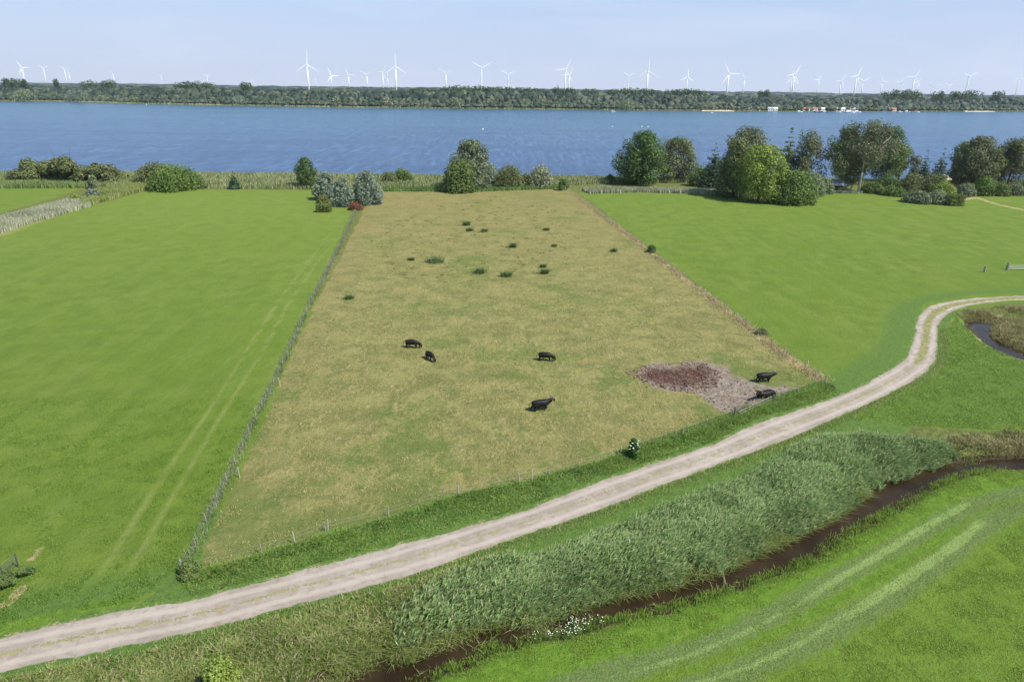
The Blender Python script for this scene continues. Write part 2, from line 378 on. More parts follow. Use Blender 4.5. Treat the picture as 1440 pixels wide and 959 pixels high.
def seam(X, Y, x0, x1, y0, y1, wd=2.0):
    return np.clip(np.minimum(np.minimum(X - x0, x1 - X), np.minimum(Y - y0, y1 - Y)) / wd, 0, 1)

swathA = GP([(1368, 703), (1290, 748), (1225, 787), (1165, 822), (1090, 862)]); swathB = GP([(1388, 728), (1340, 768), (1275, 812), (1200, 860), (1120, 905)])
swathC = GP([(1180, 815), (1110, 858), (1030, 897), (960, 925), (880, 947), (780, 972)]); swathD = GP([(1180, 870), (1130, 902), (1060, 935), (1000, 955), (880, 995)])
dullA = GP([(1500, 680), (1440, 688), (1370, 708), (1290, 752), (1200, 800), (1110, 852), (1000, 905), (880, 940), (760, 975)])
dullB = GP([(1500, 700), (1440, 712), (1400, 730), (1330, 785), (1250, 840), (1150, 895), (1040, 945), (900, 1000)])
rutL = GP([(478, 308), (455, 340), (400, 412), (342, 500), (297, 573), (270, 610), (220, 684), (173, 757), (151, 792), (116, 838)])
rutR = GP([(484, 325), (445, 370), (402, 434), (365, 500), (303, 597), (270, 653), (216, 743), (189, 789), (162, 818), (135, 846)])
path_r = GP([(1345, 283), (1372, 278), (1400, 287), (1440, 296), (1560, 318)])

ZN = ['ground', 'left_meadow', 'pasture', 'right_meadow', 'dirt_track', 'near_meadow', 'far_meadow', 'mud_wallow', 'east_meadow']
ZL = {'ground': 'rough grass banks and verges round the fields', 'left_meadow': 'bright green mown meadow with two wheel lines on the left', 'pasture': 'straw coloured grazed pasture in the middle',
      'right_meadow': 'bright green mown meadow right of the pasture', 'dirt_track': 'pale winding gravel farm track with a grassy middle', 'near_meadow': 'vivid green meadow with pale mown lines in the near right corner',
      'far_meadow': 'small green meadow at the far left before the shore bushes', 'mud_wallow': 'brown trampled mud patch in the corner of the pasture', 'east_meadow': 'dark green meadow inside the bend of the track'}
zone_faces = {}
def build_level(x0, x1, y0, y1, step, hole=None):
    nx = int(round((x1 - x0) / step)); ny = int(round((y1 - y0) / step))
    xs = np.linspace(x0, x1, nx + 1); ys = np.linspace(y0, y1, ny + 1)
    X, Y = np.meshgrid(xs, ys)
    jit = (np.abs(X - x0) > .01) & (np.abs(X - x1) > .01) & (np.abs(Y - y0) > .01) & (np.abs(Y - y1) > .01)
    if hole: jit &= ~((X > hole[0] - .01) & (X < hole[1] + .01) & (Y > hole[2] - .01) & (Y < hole[3] + .01))
    X = X + jit * (rng.random(X.shape) - .5) * step * .6; Y = Y + jit * (rng.random(X.shape) - .5) * step * .6
    x = X.ravel(); y = Y.ravel(); P = np.c_[x, y]
    z = height(X, Y)
    s = seam(x, y, x0, x1, y0, y1)
    if hole:
        hx = np.maximum(np.maximum(hole[0] - x, x - hole[1]), np.maximum(hole[2] - y, y - hole[3])); s = np.minimum(s, np.clip(hx / 2.0, 0, 1))
    shf = smooth(shoreY - 16, shoreY + 6, y)
    inditch = z < -.3
    z = np.where(inditch, z, z * np.maximum(s, shf))
    A = {}
    n1 = (fnoise(x, y, 3, 41) - .5) * 2; n2 = (fnoise(x, y, 14, 43) - .5) * 2
    fuzz = max(.35, step * .8)
    s_tr = sdf(P, track) + n1 * .22 + (fnoise(x, y, .9, 47) - .5) * .35; A['trk'] = smooth(fuzz, -fuzz, s_tr)
    dm, pm = pdist(P, mid_line)
    yb = G(1300, 508)[1]; bend_ = smooth(yb - 5, yb + 3, y + n1 * 2) * (x > 60)
    wid = np.interp(pm, [0, .55, .72, .78, 1], [.22, .24, .25, .55, .62])
    A['wheel'] = np.maximum(np.exp(-((dm - 1.05 + n1 * .15) / .38) ** 2), 0) * .9
    A['mid'] = smooth(wid + .35, wid - .25, dm) * np.maximum(np.interp(pm, [0, .1, .2, .45, .52, .60, .7, .76, 1], [.64, .68, .58, .58, .68, .52, .5, .9, .9]), bend_ * 1.15)
    A['mid'] = np.maximum(A['mid'], bend_ * smooth(.85, .30, dm + n1 * .12)) 
    s_pa = sdf(P, pasture) + n1 * .5; A['pas'] = smooth(.9, -.9, s_pa)
    s_m = sdf(P, mud) + n1 * 2.4; A['mud'] = smooth(3.2, -2.2, s_m + n2 * 1.2 + 2.6 * smooth(G(935, 530)[0], G(885, 530)[0], x))
    s_d = np.minimum(sdf(P, dung), sdf(P, dung2)) + n1 * 1.0; A['dung'] = smooth(1.6, -3.2, s_d + n2 * 1.4) * .95
    s_lm = sdf(P, left_meadow); s_rm = sdf(P, right_meadow); s_nm = sdf(P, near_meadow); s_em = sdf(P, east_meadow); s_fl = sdf(P, far_left)
    mead = np.minimum(np.minimum(s_lm, s_rm), np.minimum(np.minimum(s_nm, s_em), s_fl)) + n1 * .4
    s_di = np.minimum(sdf(P, ditchA), sdf(P, ditchB))
    A['rough'] = smooth(-.6, .6, mead) * smooth(.8, 2.2, np.abs(s_tr)) * smooth(-60, -30, x * 0)  # outside every mown field
    north = smooth(0, 4, s_em * 0 + 1)
    verge = smooth(4.5, 2.0, s_tr) * smooth(-.2, .4, s_tr)
    edge_lm = smooth(9 + n2 * 3, 1, np.where(s_tr > 0, s_tr, 99)) * (s_lm < 0)
    A['lush'] = np.clip(.5 * (s_em < .5) * smooth(.8, -.8, s_em) + .75 * edge_lm + .62 * smooth(9, 3, s_tr) * (s_rm < 0) + smooth(-.5, .5, s_pa) * smooth(14, 10, s_tr) * (mead > 0) * (y < 120) * smooth(.5, 0, s_di * 0), 0, 1)
    below = (s_nm > 0) & (s_di > 0) & (s_pa > 20)
    # grass between track and pasture: lush; bank between track and ditch: rough with a green lip along the track
    A['rough'] = np.where((s_pa < 14) & (s_pa > -1) & (y < 125) & (mead > 0) & (s_di > 6), A['rough'] * .15, A['rough'])
    A['rough'] = A['rough'] * (1 - .8 * smooth(2.6, 1.2, s_tr))
    A['vivid'] = np.clip(smooth(7 + n2 * 2, 3, np.where(s_nm < 0, s_di, 99)) * .9 + smooth(2.4, .6, s_tr) * .3 + (s_nm < 0) * .5 + (s_lm < 0) * smooth(95, 55, y) * .35, 0, 1)
    A['pale'] = np.clip((s_lm < 1) * smooth(70, 240, y) * .75 + (s_rm < 1) * smooth(140, 300, y) * .4 + (s_fl < 1) * .4 + n2 * .1, 0, 1)
    dS = 99 + 0 * x; du = 99 + 0 * x; ru = 99 + 0 * x; pr = 99 + 0 * x
    sw = 0 * x
    for L, wd, st in ((swathA, .34, .95), (swathB, .40, .95), (swathC, .22, .72), (swathD, .24, .78)):
        q, pp = pdist(P, L); q = q + n1 * .12; sw = np.maximum(sw, smooth(1.7, .6, q / wd) * st * smooth(0, .06, pp) * smooth(1, .7, pp))
    A['swath'] = sw
    for L in (dullA, dullB):
        q, _ = pdist(P, L); du = np.minimum(du, q)
    A['dull'] = smooth(2.2, .3, du + n2 * .5) * .62
    for L in (rutL, rutR):
        q, _ = pdist(P, L); ru = np.minimum(ru, q)
    A['rut'] = smooth(.42 + step * .45, .02, ru) * np.clip(.72 + n2 * .45 + n1 * .15, 0, 1) * smooth(G(140, 835)[1], G(190, 770)[1], y)
    q, _ = pdist(P, path_r)
    qf, pf = pdist(P, FRt); ql, pl = pdist(P, FL)
    A['dry'] = np.clip(smooth(1.8, .4, q) * .8 + smooth(1.5, .3, qf) * (.75 + n2 * .3) + smooth(2.6, .8, ql) * (.3 + n2 * .3) * smooth(1, .9, pl) + smooth(.9, .2, np.abs(s_tr)) * .35, 0, 1)
    dkk, _ = pdist(P, GP([(-30, 866), (12, 847), (32, 826)])); A['dry'] = np.maximum(A['dry'], smooth(.6, .2, dkk) * .9); 
    dk2, _ = pdist(P, GP([(44, 786), (57, 771)])); A['dry'] = np.maximum(A['dry'], smooth(.5, .1, dk2) * .8)
    q, pt_ = pdist(P, GP([(60, 308), (10, 328), (-60, 345)])); A['dry'] = np.maximum(A['dry'], smooth(4, 1, q) * .45)
    cb = GP([(1440, 625), (1390, 625)]); q, _ = pdist(P, cb); A['dry'] = np.maximum(A['dry'], smooth(3, .5, q) * .6 * (s_di > 1))
    A['dry'] = np.maximum(A['dry'], .55 * smooth(4, 1.5, np.abs(sdf(P, ditchB))) * (s_em > 0))
    A['tawny'] = np.clip(smooth(110, 235, y) * .75 + n2 * .25 + .35 * smooth(6, 1, -s_pa) , 0, 1)
    A['green'] = np.clip(.35 * smooth(.5, .7, fnoise(x, y, 4, 77)) * smooth(120, 80, y) + .45 * smooth(.45, .75, fnoise(x, y, 11, 57)) + .5 * smooth(5, 0, np.abs(sdf(P, mud) - 3)) * (fnoise(x, y, 5, 58) > .5) + .3 * smooth(7, 0, -s_pa) * (y < 100) + .35 * smooth(60, 0, np.hypot(x - G(740, 355)[0], (y - G(740, 355)[1]) * .7)) * (fnoise(x, y, 7, 59) > .52), 0, 1)
    A['soil'] = smooth(-.25, -.6, z) * smooth(5, 2, s_di)
    g = np.arange((nx + 1) * (ny + 1)).reshape(ny + 1, nx + 1)
    Q = np.stack([g[:-1, :-1], g[:-1, 1:], g[1:, 1:], g[1:, :-1]], -1).reshape(-1, 4)
    cx = x[Q].mean(1); cy = y[Q].mean(1); C = np.c_[cx, cy]
    keep = np.ones(len(Q), bool)
    if hole: keep &= ~((cx > hole[0]) & (cx < hole[1]) & (cy > hole[2]) & (cy < hole[3]))
    zid = np.zeros(len(Q), int)
    f = lambda a: a[Q].mean(1)
    zid[f(s_lm) < 0] = 1; zid[f(s_rm) < 0] = 3; zid[f(s_nm) < 0] = 5; zid[f(s_fl) < 0] = 6; zid[f(s_em) < 0] = 8
    zid[f(s_pa) < 0] = 2; zid[(f(s_m) < 0) & (zid == 2)] = 7; zid[f(s_tr) < 0] = 4
    V = np.c_[x, y, z]
    for k in range(len(ZN)):
        q = Q[keep & (zid == k)]
        if len(q): zone_faces.setdefault(k, []).append((V, q, A))
L1 = (-75.6, 96.4, 24.0, 92.0); L2 = (-150.0, 160.4, 20.0, 180.0); L3 = (-300.4, 330.0, 4.0, 346.4)
build_level(*L1, .34)
build_level(*L2, .8, L1)
build_level(*L3, 1.6, L2)
for k, lst in zone_faces.items():
    Vs, Qs, off, AA = [], [], 0, {}
    for V, q, A in lst:
        u, inv = np.unique(q, return_inverse=True)
        Vs.append(V[u]); Qs.append(inv.reshape(q.shape) + off); off += len(u)
        for a in A: AA.setdefault(a, []).append(A[a][u])
    me = mesh_np(ZN[k], np.vstack(Vs), quads=np.vstack(Qs), attrs={a: np.concatenate(b) for a, b in AA.items()}, smooth_=True)
    tag(obj(ZN[k], me, M_ground), kind='structure', label=ZL[ZN[k]])
def zat(x, y):
    return float(height(np.array([x]), np.array([y]))[0])

# outer plain (the same grass, out of the frame), and the land across the lake
def rects(rs, name, label, attrs):
    V = []; Q = []
    for (a, b, c, d, z) in rs:
        n = len(V); V += [(a, c, z), (b, c, z), (b, d, z), (a, d, z)]; Q.append((n, n + 1, n + 2, n + 3))
    me = mesh_np(name, V, quads=Q, attrs={k: np.full(len(V), v) for k, v in attrs.items()})
    return tag(obj(name, me, M_ground), kind='structure', label=label)
WX = 9000
rects([(-WX, L3[0], -400, 330, 0), (L3[1], WX, -400, 330, 0), (L3[0], L3[1], -400, L3[2], 0)], 'outer_plain', 'flat grassland beyond the fields', {'pale': .3})
shore_px = [(0, 143), (100, 143.7), (210, 147), (360, 149.7), (480, 151.7), (600, 153), (720, 154), (900, 156), (1080, 157), (1260, 157.5), (1440, 157.5)]
SH = [G(x, y, -.5) for x, y in shore_px]
SH = [(-WX, SH[0][1])] + [(-2500, SH[0][1])] + SH + [(2500, SH[-1][1]), (WX, SH[-1][1])]
def shore_at(x): return np.interp(x, [s[0] for s in SH], [s[1] for s in SH])
V = []; Q = []
xs = np.r_[-WX, np.linspace(-2600, 2600, 200), WX]
for x in xs: V += [(x, shore_at(x) - 4, -.9), (x, shore_at(x) + 6, .2), (x, shore_at(x) + 40, .6), (x, 9300, .6)]
for i in range(len(xs) - 1):
    for j in range(3): Q.append((4 * i + j, 4 * i + 4 + j, 4 * i + 5 + j, 4 * i + 1 + j))
me = mesh_np('far_shore', V, quads=Q, attrs={'rough': np.ones(len(V)) * .8, 'pale': np.ones(len(V)) * .5})
tag(obj('far_shore', me, M_ground), kind='structure', label='low wooded land across the lake')
# bed under both waters
bed = simple('lake_bed', (.06, .05, .035))
me = mesh_np('lake_bed', [(-WX, 300, -1.9), (WX, 300, -1.9), (WX, 1700, -1.9), (-WX, 1700, -1.9)], quads=[(0, 1, 2, 3)])
tag(obj('lake_bed', me, bed), kind='structure', label='bottom of the lake')

# ------------------------------------------------------------------ water
def lake_material():
    t = NT('lake_water')
    a = t.noise(.9, 4, .65, (1, 2.2, 1), R(12)); b = t.noise(.12, 3, .6, (1, 2.5, 1), R(8)); c = t.noise(.006, 4, .55, (.35, 2.6, 1), R(4)); s = t.noise(4.0, 3, .6)
    h = t.math('ADD', t.math('MULTIPLY', a, .5), t.math('ADD', t.math('MULTIPLY', b, 1.6), t.math('MULTIPLY', s, .1)))
    near = t.n('ShaderNodeSeparateXYZ'); t.l(t.geo.outputs['Position'], near.inputs[0])
    col = t.mix(t.rng(near.outputs[1], 330, 900), (.028, .064, .150), (.028, .092, .138))
    col = t.mix(t.rng(c, .35, .7, 0, .45), col, (.03, .085, .20))
    sp1 = t.noise(.30, 4, .75, (1.0, .13, 1), R(3)); sp2 = t.noise(.02, 4, .6, (.25, 1.0, 1), R(5))
    col = t.mix(t.rng(sp1, .5, .64, 0, .75), col, (.055, .15, .25)); col = t.mix(t.rng(sp1, .48, .36, 0, .6), col, (.006, .03, .08)); col = t.mix(t.rng(sp2, .45, .65, 0, .55), col, (.012, .05, .12))
    bmp = t.n('ShaderNodeBump'); bmp.inputs['Distance'].default_value = .55; t.l(h, bmp.inputs['Height']); t.l(t.rng(c, .25, .6, .75, 1.0), bmp.inputs['Strength'])
    m = t.bsdf(col, .22, .5, bmp.outputs[0]); t.b.inputs['IOR'].default_value = 1.33
    return m
ys = np.r_[np.linspace(shoreY - 12, 420, 10), np.linspace(450, 1750, 14)]
xl = np.r_[-WX, np.linspace(-2500, 2500, 30), WX]
V = [(x, y, -.5) for y in ys for x in xl]; nx = len(xl)
Q = [(j * nx + i, j * nx + i + 1, (j + 1) * nx + i + 1, (j + 1) * nx + i) for j in range(len(ys) - 1) for i in range(nx - 1)]
tag(obj('lake', mesh_np('lake', V, quads=Q), lake_material()), kind='structure', label='wide blue rippled lake')
def ditch_material():
    t = NT('ditch_water'); n = t.noise(2.2, 3, .6, (1, .6, 1)); m = t.noise(.35, 3)
    return t.bsdf(t.mix(t.rng(m, .35, .65), (.020, .013, .006), (.034, .023, .011)), .10, .07, t.bump(n, .22, .06))
for P_, lab in ((ditchA, 'narrow dark brown ditch winding below the reeds'), (ditchB, 'short bend of ditch with blue sky reflection inside the track curve')):
    c = P_.mean(0)
    Pb = []
    n = len(P_)
    for i in range(n):
        a, b = P_[i - 1], P_[(i + 1) % n]; t_ = b - a; t_ = t_ / (np.hypot(*t_) + 1e-9); nn = np.array([t_[1], -t_[0]])
        if inside(np.array([P_[i] + nn * .1]), P_)[0]: nn = -nn
        Pb.append(P_[i] + nn * (.9 if P_ is ditchA else .45))
    bm = bmesh.new(); f = bm.faces.new([bm.verts.new((x, y, WZ)) for x, y in Pb]); bmesh.ops.triangulate(bm, faces=[f])
    me = D.meshes.new('ditch_water'); bm.normal_update()
    if sum(f.normal.z for f in bm.faces) < 0: bmesh.ops.reverse_faces(bm, faces=bm.faces)
    bm.to_mesh(me); bm.free()
    tag(obj('ditch_water', me, ditch_material()), kind='structure', label=lab)

# ------------------------------------------------------------------ blades (grass, reeds, weeds)
def scatter(poly, n, keepf=None):
    lo = poly.min(0); hi = poly.max(0); out = np.zeros((0, 2))
    while len(out) < n:
        P = lo + rng.random((max(4000, n * 2), 2)) * (hi - lo); P = P[inside(P, poly)]
        if keepf is not None: P = P[rng.random(len(P)) < keepf(P[:, 0], P[:, 1])]
        out = np.vstack([out, P])
    return out[:n]
def strip_scatter(line, n, wd, keepf=None):
    L = np.asarray(line); s = np.r_[0, np.cumsum(np.hypot(*np.diff(L, axis=0).T))]; out = np.zeros((0, 2))
    while len(out) < n:
        u = rng.random(n * 2) * s[-1]; x = np.interp(u, s, L[:, 0]); y = np.interp(u, s, L[:, 1])
        i = np.clip(np.searchsorted(s, u) - 1, 0, len(L) - 2); d = L[i + 1] - L[i]; d = d / np.hypot(d[:, 0], d[:, 1])[:, None]
        o = rng.normal(0, wd, n * 2); P = np.c_[x - d[:, 1] * o, y + d[:, 0] * o]
        if keepf is not None: P = P[rng.random(len(P)) < keepf(P[:, 0], P[:, 1])]
        out = np.vstack([out, P])
    return out[:n]
def blades(P, z, h, w, lean, spread=.35, vv=None, bend=.35):
    n = len(P); a = rng.random(n) * 2 * math.pi; fx = np.cos(a); fy = np.sin(a)
    L = np.c_[lean[0] + rng.normal(0, spread, n), lean[1] + rng.normal(0, spread, n)] * h[:, None]
    V = np.zeros((n, 5, 3)); V[:, :, 0] = P[:, :1]; V[:, :, 1] = P[:, 1:2]; V[:, :, 2] = z[:, None]
    V[:, 0, 0] -= fx * w / 2; V[:, 0, 1] -= fy * w / 2; V[:, 1, 0] += fx * w / 2; V[:, 1, 1] += fy * w / 2
    m = L * bend
    V[:, 2, 0] += m[:, 0] + fx * w * .42; V[:, 2, 1] += m[:, 1] + fy * w * .42; V[:, 2, 2] += h * .58
    V[:, 3, 0] += m[:, 0] - fx * w * .42; V[:, 3, 1] += m[:, 1] - fy * w * .42; V[:, 3, 2] += h * .58
    V[:, 4, 0] += L[:, 0]; V[:, 4, 1] += L[:, 1]; V[:, 4, 2] += h
    b = np.arange(n)[:, None] * 5
    T = np.concatenate([b + [0, 1, 2], b + [0, 2, 3], b + [3, 2, 4]])
    v = rng.random(n) if vv is None else np.clip(vv + rng.normal(0, .15, n), 0, 1)
    return V.reshape(-1, 3), T, np.repeat(v, 5), np.repeat(rng.random(n), 5)
def reeds(P, z, h, lean, nl=4, lw=.06, ll=.55, vv=None):
    n = len(P); v0 = rng.random(n) if vv is None else np.clip(vv + rng.normal(0, .15, n), 0, 1)
    L = np.c_[lean[0] + rng.normal(0, .16, n), lean[1] + rng.normal(0, .16, n)] * h[:, None]
    Vs = []; Ts = []; vs = []; off = 0
    a = rng.random(n) * 6.28; w = .035
    S = np.zeros((n, 3, 3)); S[:, :, 0] = P[:, :1]; S[:, :, 1] = P[:, 1:2]; S[:, :, 2] = z[:, None]
    S[:, 0, 0] -= np.cos(a) * w; S[:, 0, 1] -= np.sin(a) * w; S[:, 1, 0] += np.cos(a) * w; S[:, 1, 1] += np.sin(a) * w
    S[:, 2, 0] += L[:, 0]; S[:, 2, 1] += L[:, 1]; S[:, 2, 2] += h
    Vs.append(S.reshape(-1, 3)); Ts.append(np.arange(n)[:, None] * 3 + [0, 1, 2]); vs.append(np.repeat(v0, 3)); off = n * 3
    for k in range(nl):
        f = .35 + .6 * (k + rng.random(n)) / nl
        bx = P[:, 0] + L[:, 0] * f; by = P[:, 1] + L[:, 1] * f; bz = z + h * f
        an = rng.normal(math.atan2(lean[1], lean[0]), .85, n) if (lean[0] or lean[1]) else rng.random(n) * 6.28
        l = ll * (.7 + .6 * rng.random(n)); dx = np.cos(an); dy = np.sin(an)
        px, py = -dy, dx; ww = lw * (.7 + .6 * rng.random(n))
        Q = np.zeros((n, 4, 3))
        Q[:, 0] = np.c_[bx, by, bz]
        mx_, my_, mz_ = bx + dx * l * .38, by + dy * l * .38, bz + l * .52
        Q[:, 1] = np.c_[mx_ + px * ww / 2, my_ + py * ww / 2, mz_]; Q[:, 3] = np.c_[mx_ - px * ww / 2, my_ - py * ww / 2, mz_]
        Q[:, 2] = np.c_[bx + dx * l * .8, by + dy * l * .8, bz + l * (.45 + .55 * rng.random(n))]
        b = np.arange(n)[:, None] * 4 + off
        Vs.append(Q.reshape(-1, 3)); Ts.append(np.concatenate([b + [0, 1, 2], b + [0, 2, 3]])); vs.append(np.repeat(np.clip(v0 + rng.normal(0, .2, n), 0, 1), 4)); off += n * 4
    V = np.vstack(Vs); v = np.concatenate(vs)
    return V, np.vstack(Ts), v, rng.random(len(V))
def stuff(name, parts, mat, label, cat):
    V, T, v, w_ = [], [], [], []; off = 0
    for a, b, c, d in parts: V.append(a); T.append(b + off); v.append(c); w_.append(d); off += len(a)
    me = mesh_np(name, np.vstack(V), tris=np.vstack(T), attrs={'v': np.concatenate(v), 'w': np.concatenate(w_)})
    return tag(obj(name, me, mat), label, cat, kind='stuff')
def H(P): return height(P[:, 0], P[:, 1])

M_reed = leafmat('reed_leaves', (.160, .265, .075), (.400, .530, .215), (.64, .58, .38), .45, .3)
M_bank = leafmat('bank_herbage', (.135, .215, .040), (.310, .390, .100), (.55, .45, .26), .45, .25)
M_verge = leafmat('verge_grass', (.100, .205, .035), (.220, .350, .065), (.33, .36, .12), .42, .3)
M_straw = leafmat('dry_grass', (.36, .30, .14), (.56, .46, .27), (.24, .25, .09), .35, .3)
M_weed = leafmat('grey_weeds', (.16, .20, .08), (.34, .35, .21), (.14, .24, .05), .35, .3)
M_mead = leafmat('meadow_blades', (.145, .235, .028), (.230, .330, .050), (.30, .40, .10), .45, .3)
M_shore = leafmat('shore_reeds', (.165, .220, .075), (.300, .350, .140), (.46, .40, .26), .3, .05)
M_pale = leafmat('pale_reeds', (.23, .27, .14), (.40, .42, .26), (.56, .50, .38), .3, .08)
M_tuft = leafmat('pasture_tufts', (.17, .20, .045), (.42, .36, .14), (.50, .40, .22), .3, .3)
M_rush = leafmat('rush_blades', (.075, .125, .040), (.165, .230, .080), None, .35, .3)

LX = G(722, 820)[0]
P = scatter(reed_poly, 50000, lambda x, y: (.12 + .88 * smooth(.34, .52, fnoise(x, y, 2.6, 71))) * (.04 + .96 * smooth(0, .6 + 2.6 * fnoise(x, y, 3, 70), -sdf(np.c_[x, y], reed_poly))) * smooth(-7, 3, x - LX + (fnoise(x, y, 2.5, 68) - .5) * 9))
rim = (.55 + .45 * smooth(-2, 7, P[:, 0] - LX)) * (.35 + .65 * smooth(0, 2.6, -sdf(P, reed_poly) + (fnoise(P[:, 0], P[:, 1], 2, 69) - .5) * 2))
n_ = fnoise(P[:, 0], P[:, 1], 3.2, 72)
PX = scatter(GP([(540, 880), (600, 830), (660, 805), (720, 790), (760, 850), (700, 870), (640, 885), (560, 915)]), 1500, lambda x, y: smooth(-14, 2, x - LX + (fnoise(x, y, 3, 61) - .5) * 8))
stuff('reed_bed', [reeds(PX, H(PX), .6 + .7 * rng.random(len(PX)), (.26, .10), 4, .09, .5), reeds(P, H(P), rim * .9 * (.35 + 1.1 * n_ + .45 * fnoise(P[:, 0], P[:, 1], 9, 12) + rng.random(len(P)) * .85), (.22, .05), 4, .075, .55, .1 + .9 * n_)], M_reed, 'dense bed of tall blue green reeds leaning between track and ditch', 'reeds')
# bank herbage: left end of the ditch bank, and fringes
bank = np.vstack([GP([(-60, 975), (0, 955), (135, 930), (270, 902), (360, 878), (500, 842), (600, 815), (660, 793), (720, 775), (700, 800), (690, 870)]), GP([(640, 899), (576, 922), (522, 932), (471, 960), (400, 1010), (200, 1080)])])
P = scatter(bank, 46000, lambda x, y: .25 + .75 * smooth(.35, .55, fnoise(x, y, 1.8, 75)))
n_ = fnoise(P[:, 0], P[:, 1], 2.5, 76)
parts = [blades(P, H(P), .14 + .45 * n_ * n_ + rng.random(len(P)) * .2, np.full(len(P), .07), (.2, -.1), .75, n_)]
P = strip_scatter(DT[2:26], 18000, .7, lambda x, y: (sdf(np.c_[x, y], ditchA) > -.25) * (.3 + .7 * (fnoise(x, y, 1.5, 77) > .45)))
parts.append(blades(P, H(P), .35 + .5 * rng.random(len(P)), np.full(len(P), .06), (.2, -.5), .7, fnoise(P[:, 0], P[:, 1], 2, 78)))
lip = np.vstack([TB + 0]); P = strip_scatter(resample(TB, 60)[5:44], 9000, .8, lambda x, y: (sdf(np.c_[x, y], track) > .25))
parts.append(blades(P, H(P), .12 + .25 * rng.random(len(P)), np.full(len(P), .05), (.1, 0), .4))
stuff('bank_herbage', parts, M_bank, 'tangled olive and straw herbage on the near ditch bank', 'rough grass')
# verge between pasture fence and track
vg = np.vstack([FB[1:], resample(TT, 120)[::-1][38:100]])
vp = np.vstack([GP([(250, 812), (300, 800), (415, 767), (560, 725), (645, 697), (730, 680), (843, 651), (960, 613), (1032, 588), (1110, 560), (1165, 540)]), GP([(1185, 552), (1130, 570), (1060, 591), (1000, 622), (900, 652), (800, 688), (720, 718), (600, 750), (500, 777), (360, 814), (270, 838)])])
P = scatter(vp, 42000, lambda x, y: .25 + .75 * smooth(.35, .5, fnoise(x, y, 1.5, 81)))
n_ = fnoise(P[:, 0], P[:, 1], 1.7, 82); dF, _ = pdist(P, FB)
hh = (.10 + .42 * smooth(2.4, .3, dF)) * (.3 + 1.1 * n_) + rng.random(len(P)) * .10
parts = [blades(P, H(P), hh, np.full(len(P), .07), (.15, -.05), .7, n_)]
parts.append((lambda Q: blades(Q, H(Q), .15 + .55 * rng.random(len(Q)), np.full(len(Q), .06), (.1, 0), .4))(strip_scatter(FB[9:], 6000, .4)))
stuff('verge_grass', parts, M_verge, 'long dark green grass on the verge between pasture and track', 'grass')
# south ditch edge and near meadow
P = strip_scatter(DBt[3:27], 13000, .7, lambda x, y: (sdf(np.c_[x, y], ditchA) > -.2) * (.25 + .75 * (fnoise(x, y, 1.6, 64) > .45)))
parts = [blades(P, H(P), .15 + .3 * rng.random(len(P)), np.full(len(P), .05), (.1, .1), .35)]
nmv = GP([(1470, 655), (1394, 661), (1340, 673), (1270, 706), (1188, 750), (1134, 789), (1031, 827), (882, 868), (793, 892), (720, 908), (646, 935), (560, 970), (1470, 975)])
P = scatter(nmv, 70000, lambda x, y: .15 + .85 * smooth(.4, .6, fnoise(x, y, 1.3, 85)))
dl = np.minimum(pdist(P, dullA)[0], pdist(P, dullB)[0]); P = P[(dl > 1.6) | (rng.random(len(P)) < .25)]
n_ = fnoise(P[:, 0], P[:, 1], 1.5, 86)
parts.append(blades(P, H(P) - .01, .04 + .10 * n_ * n_ + .04 * rng.random(len(P)), np.full(len(P), .05), (.2, 0), .9, .4 + .5 * n_))
stuff('meadow_grass', parts, M_mead, 'fresh bright grass blades on the near meadow beside the ditch', 'grass')
lmv = GP([(-20, 560), (140, 560), (360, 560), (255, 800), (190, 845), (130, 856), (-20, 890)])
P = scatter(lmv, 40000, lambda x, y: (.1 + .9 * smooth(.42, .6, fnoise(x, y, 1.4, 87))) * smooth(96, 60, y))
dr = np.minimum(pdist(P, rutL)[0], pdist(P, rutR)[0]); P = P[dr > .5]
n_ = fnoise(P[:, 0], P[:, 1], 1.5, 88); s_ = sdf(P, track)
parts = [blades(P, H(P) - .01, .05 + .16 * n_ + .12 * smooth(8, 2, s_), np.full(len(P), .05), (.1, 0), .45, .3 + .5 * n_)]
emv = GP([(1200, 590), (1240, 568), (1290, 545), (1322, 522), (1329, 500), (1327, 473), (1345, 446), (1360, 460), (1375, 480), (1460, 515), (1460, 606), (1330, 603), (1250, 596)])
P = scatter(emv, 24000, lambda x, y: .4 + .6 * smooth(.3, .7, fnoise(x, y, 1.6, 89)))
parts.append(blades(P, H(P) - .01, .06 + .16 * rng.random(len(P)), np.full(len(P), .06), (.1, 0), .8, .3 + .5 * rng.random(len(P))))
stuff('field_edge_grass', parts, leafmat('field_edge_blades', (.085, .190, .022), (.165, .290, .040), (.23, .31, .07), .35, .2), 'uneven fresh grass growing beside the track', 'grass')
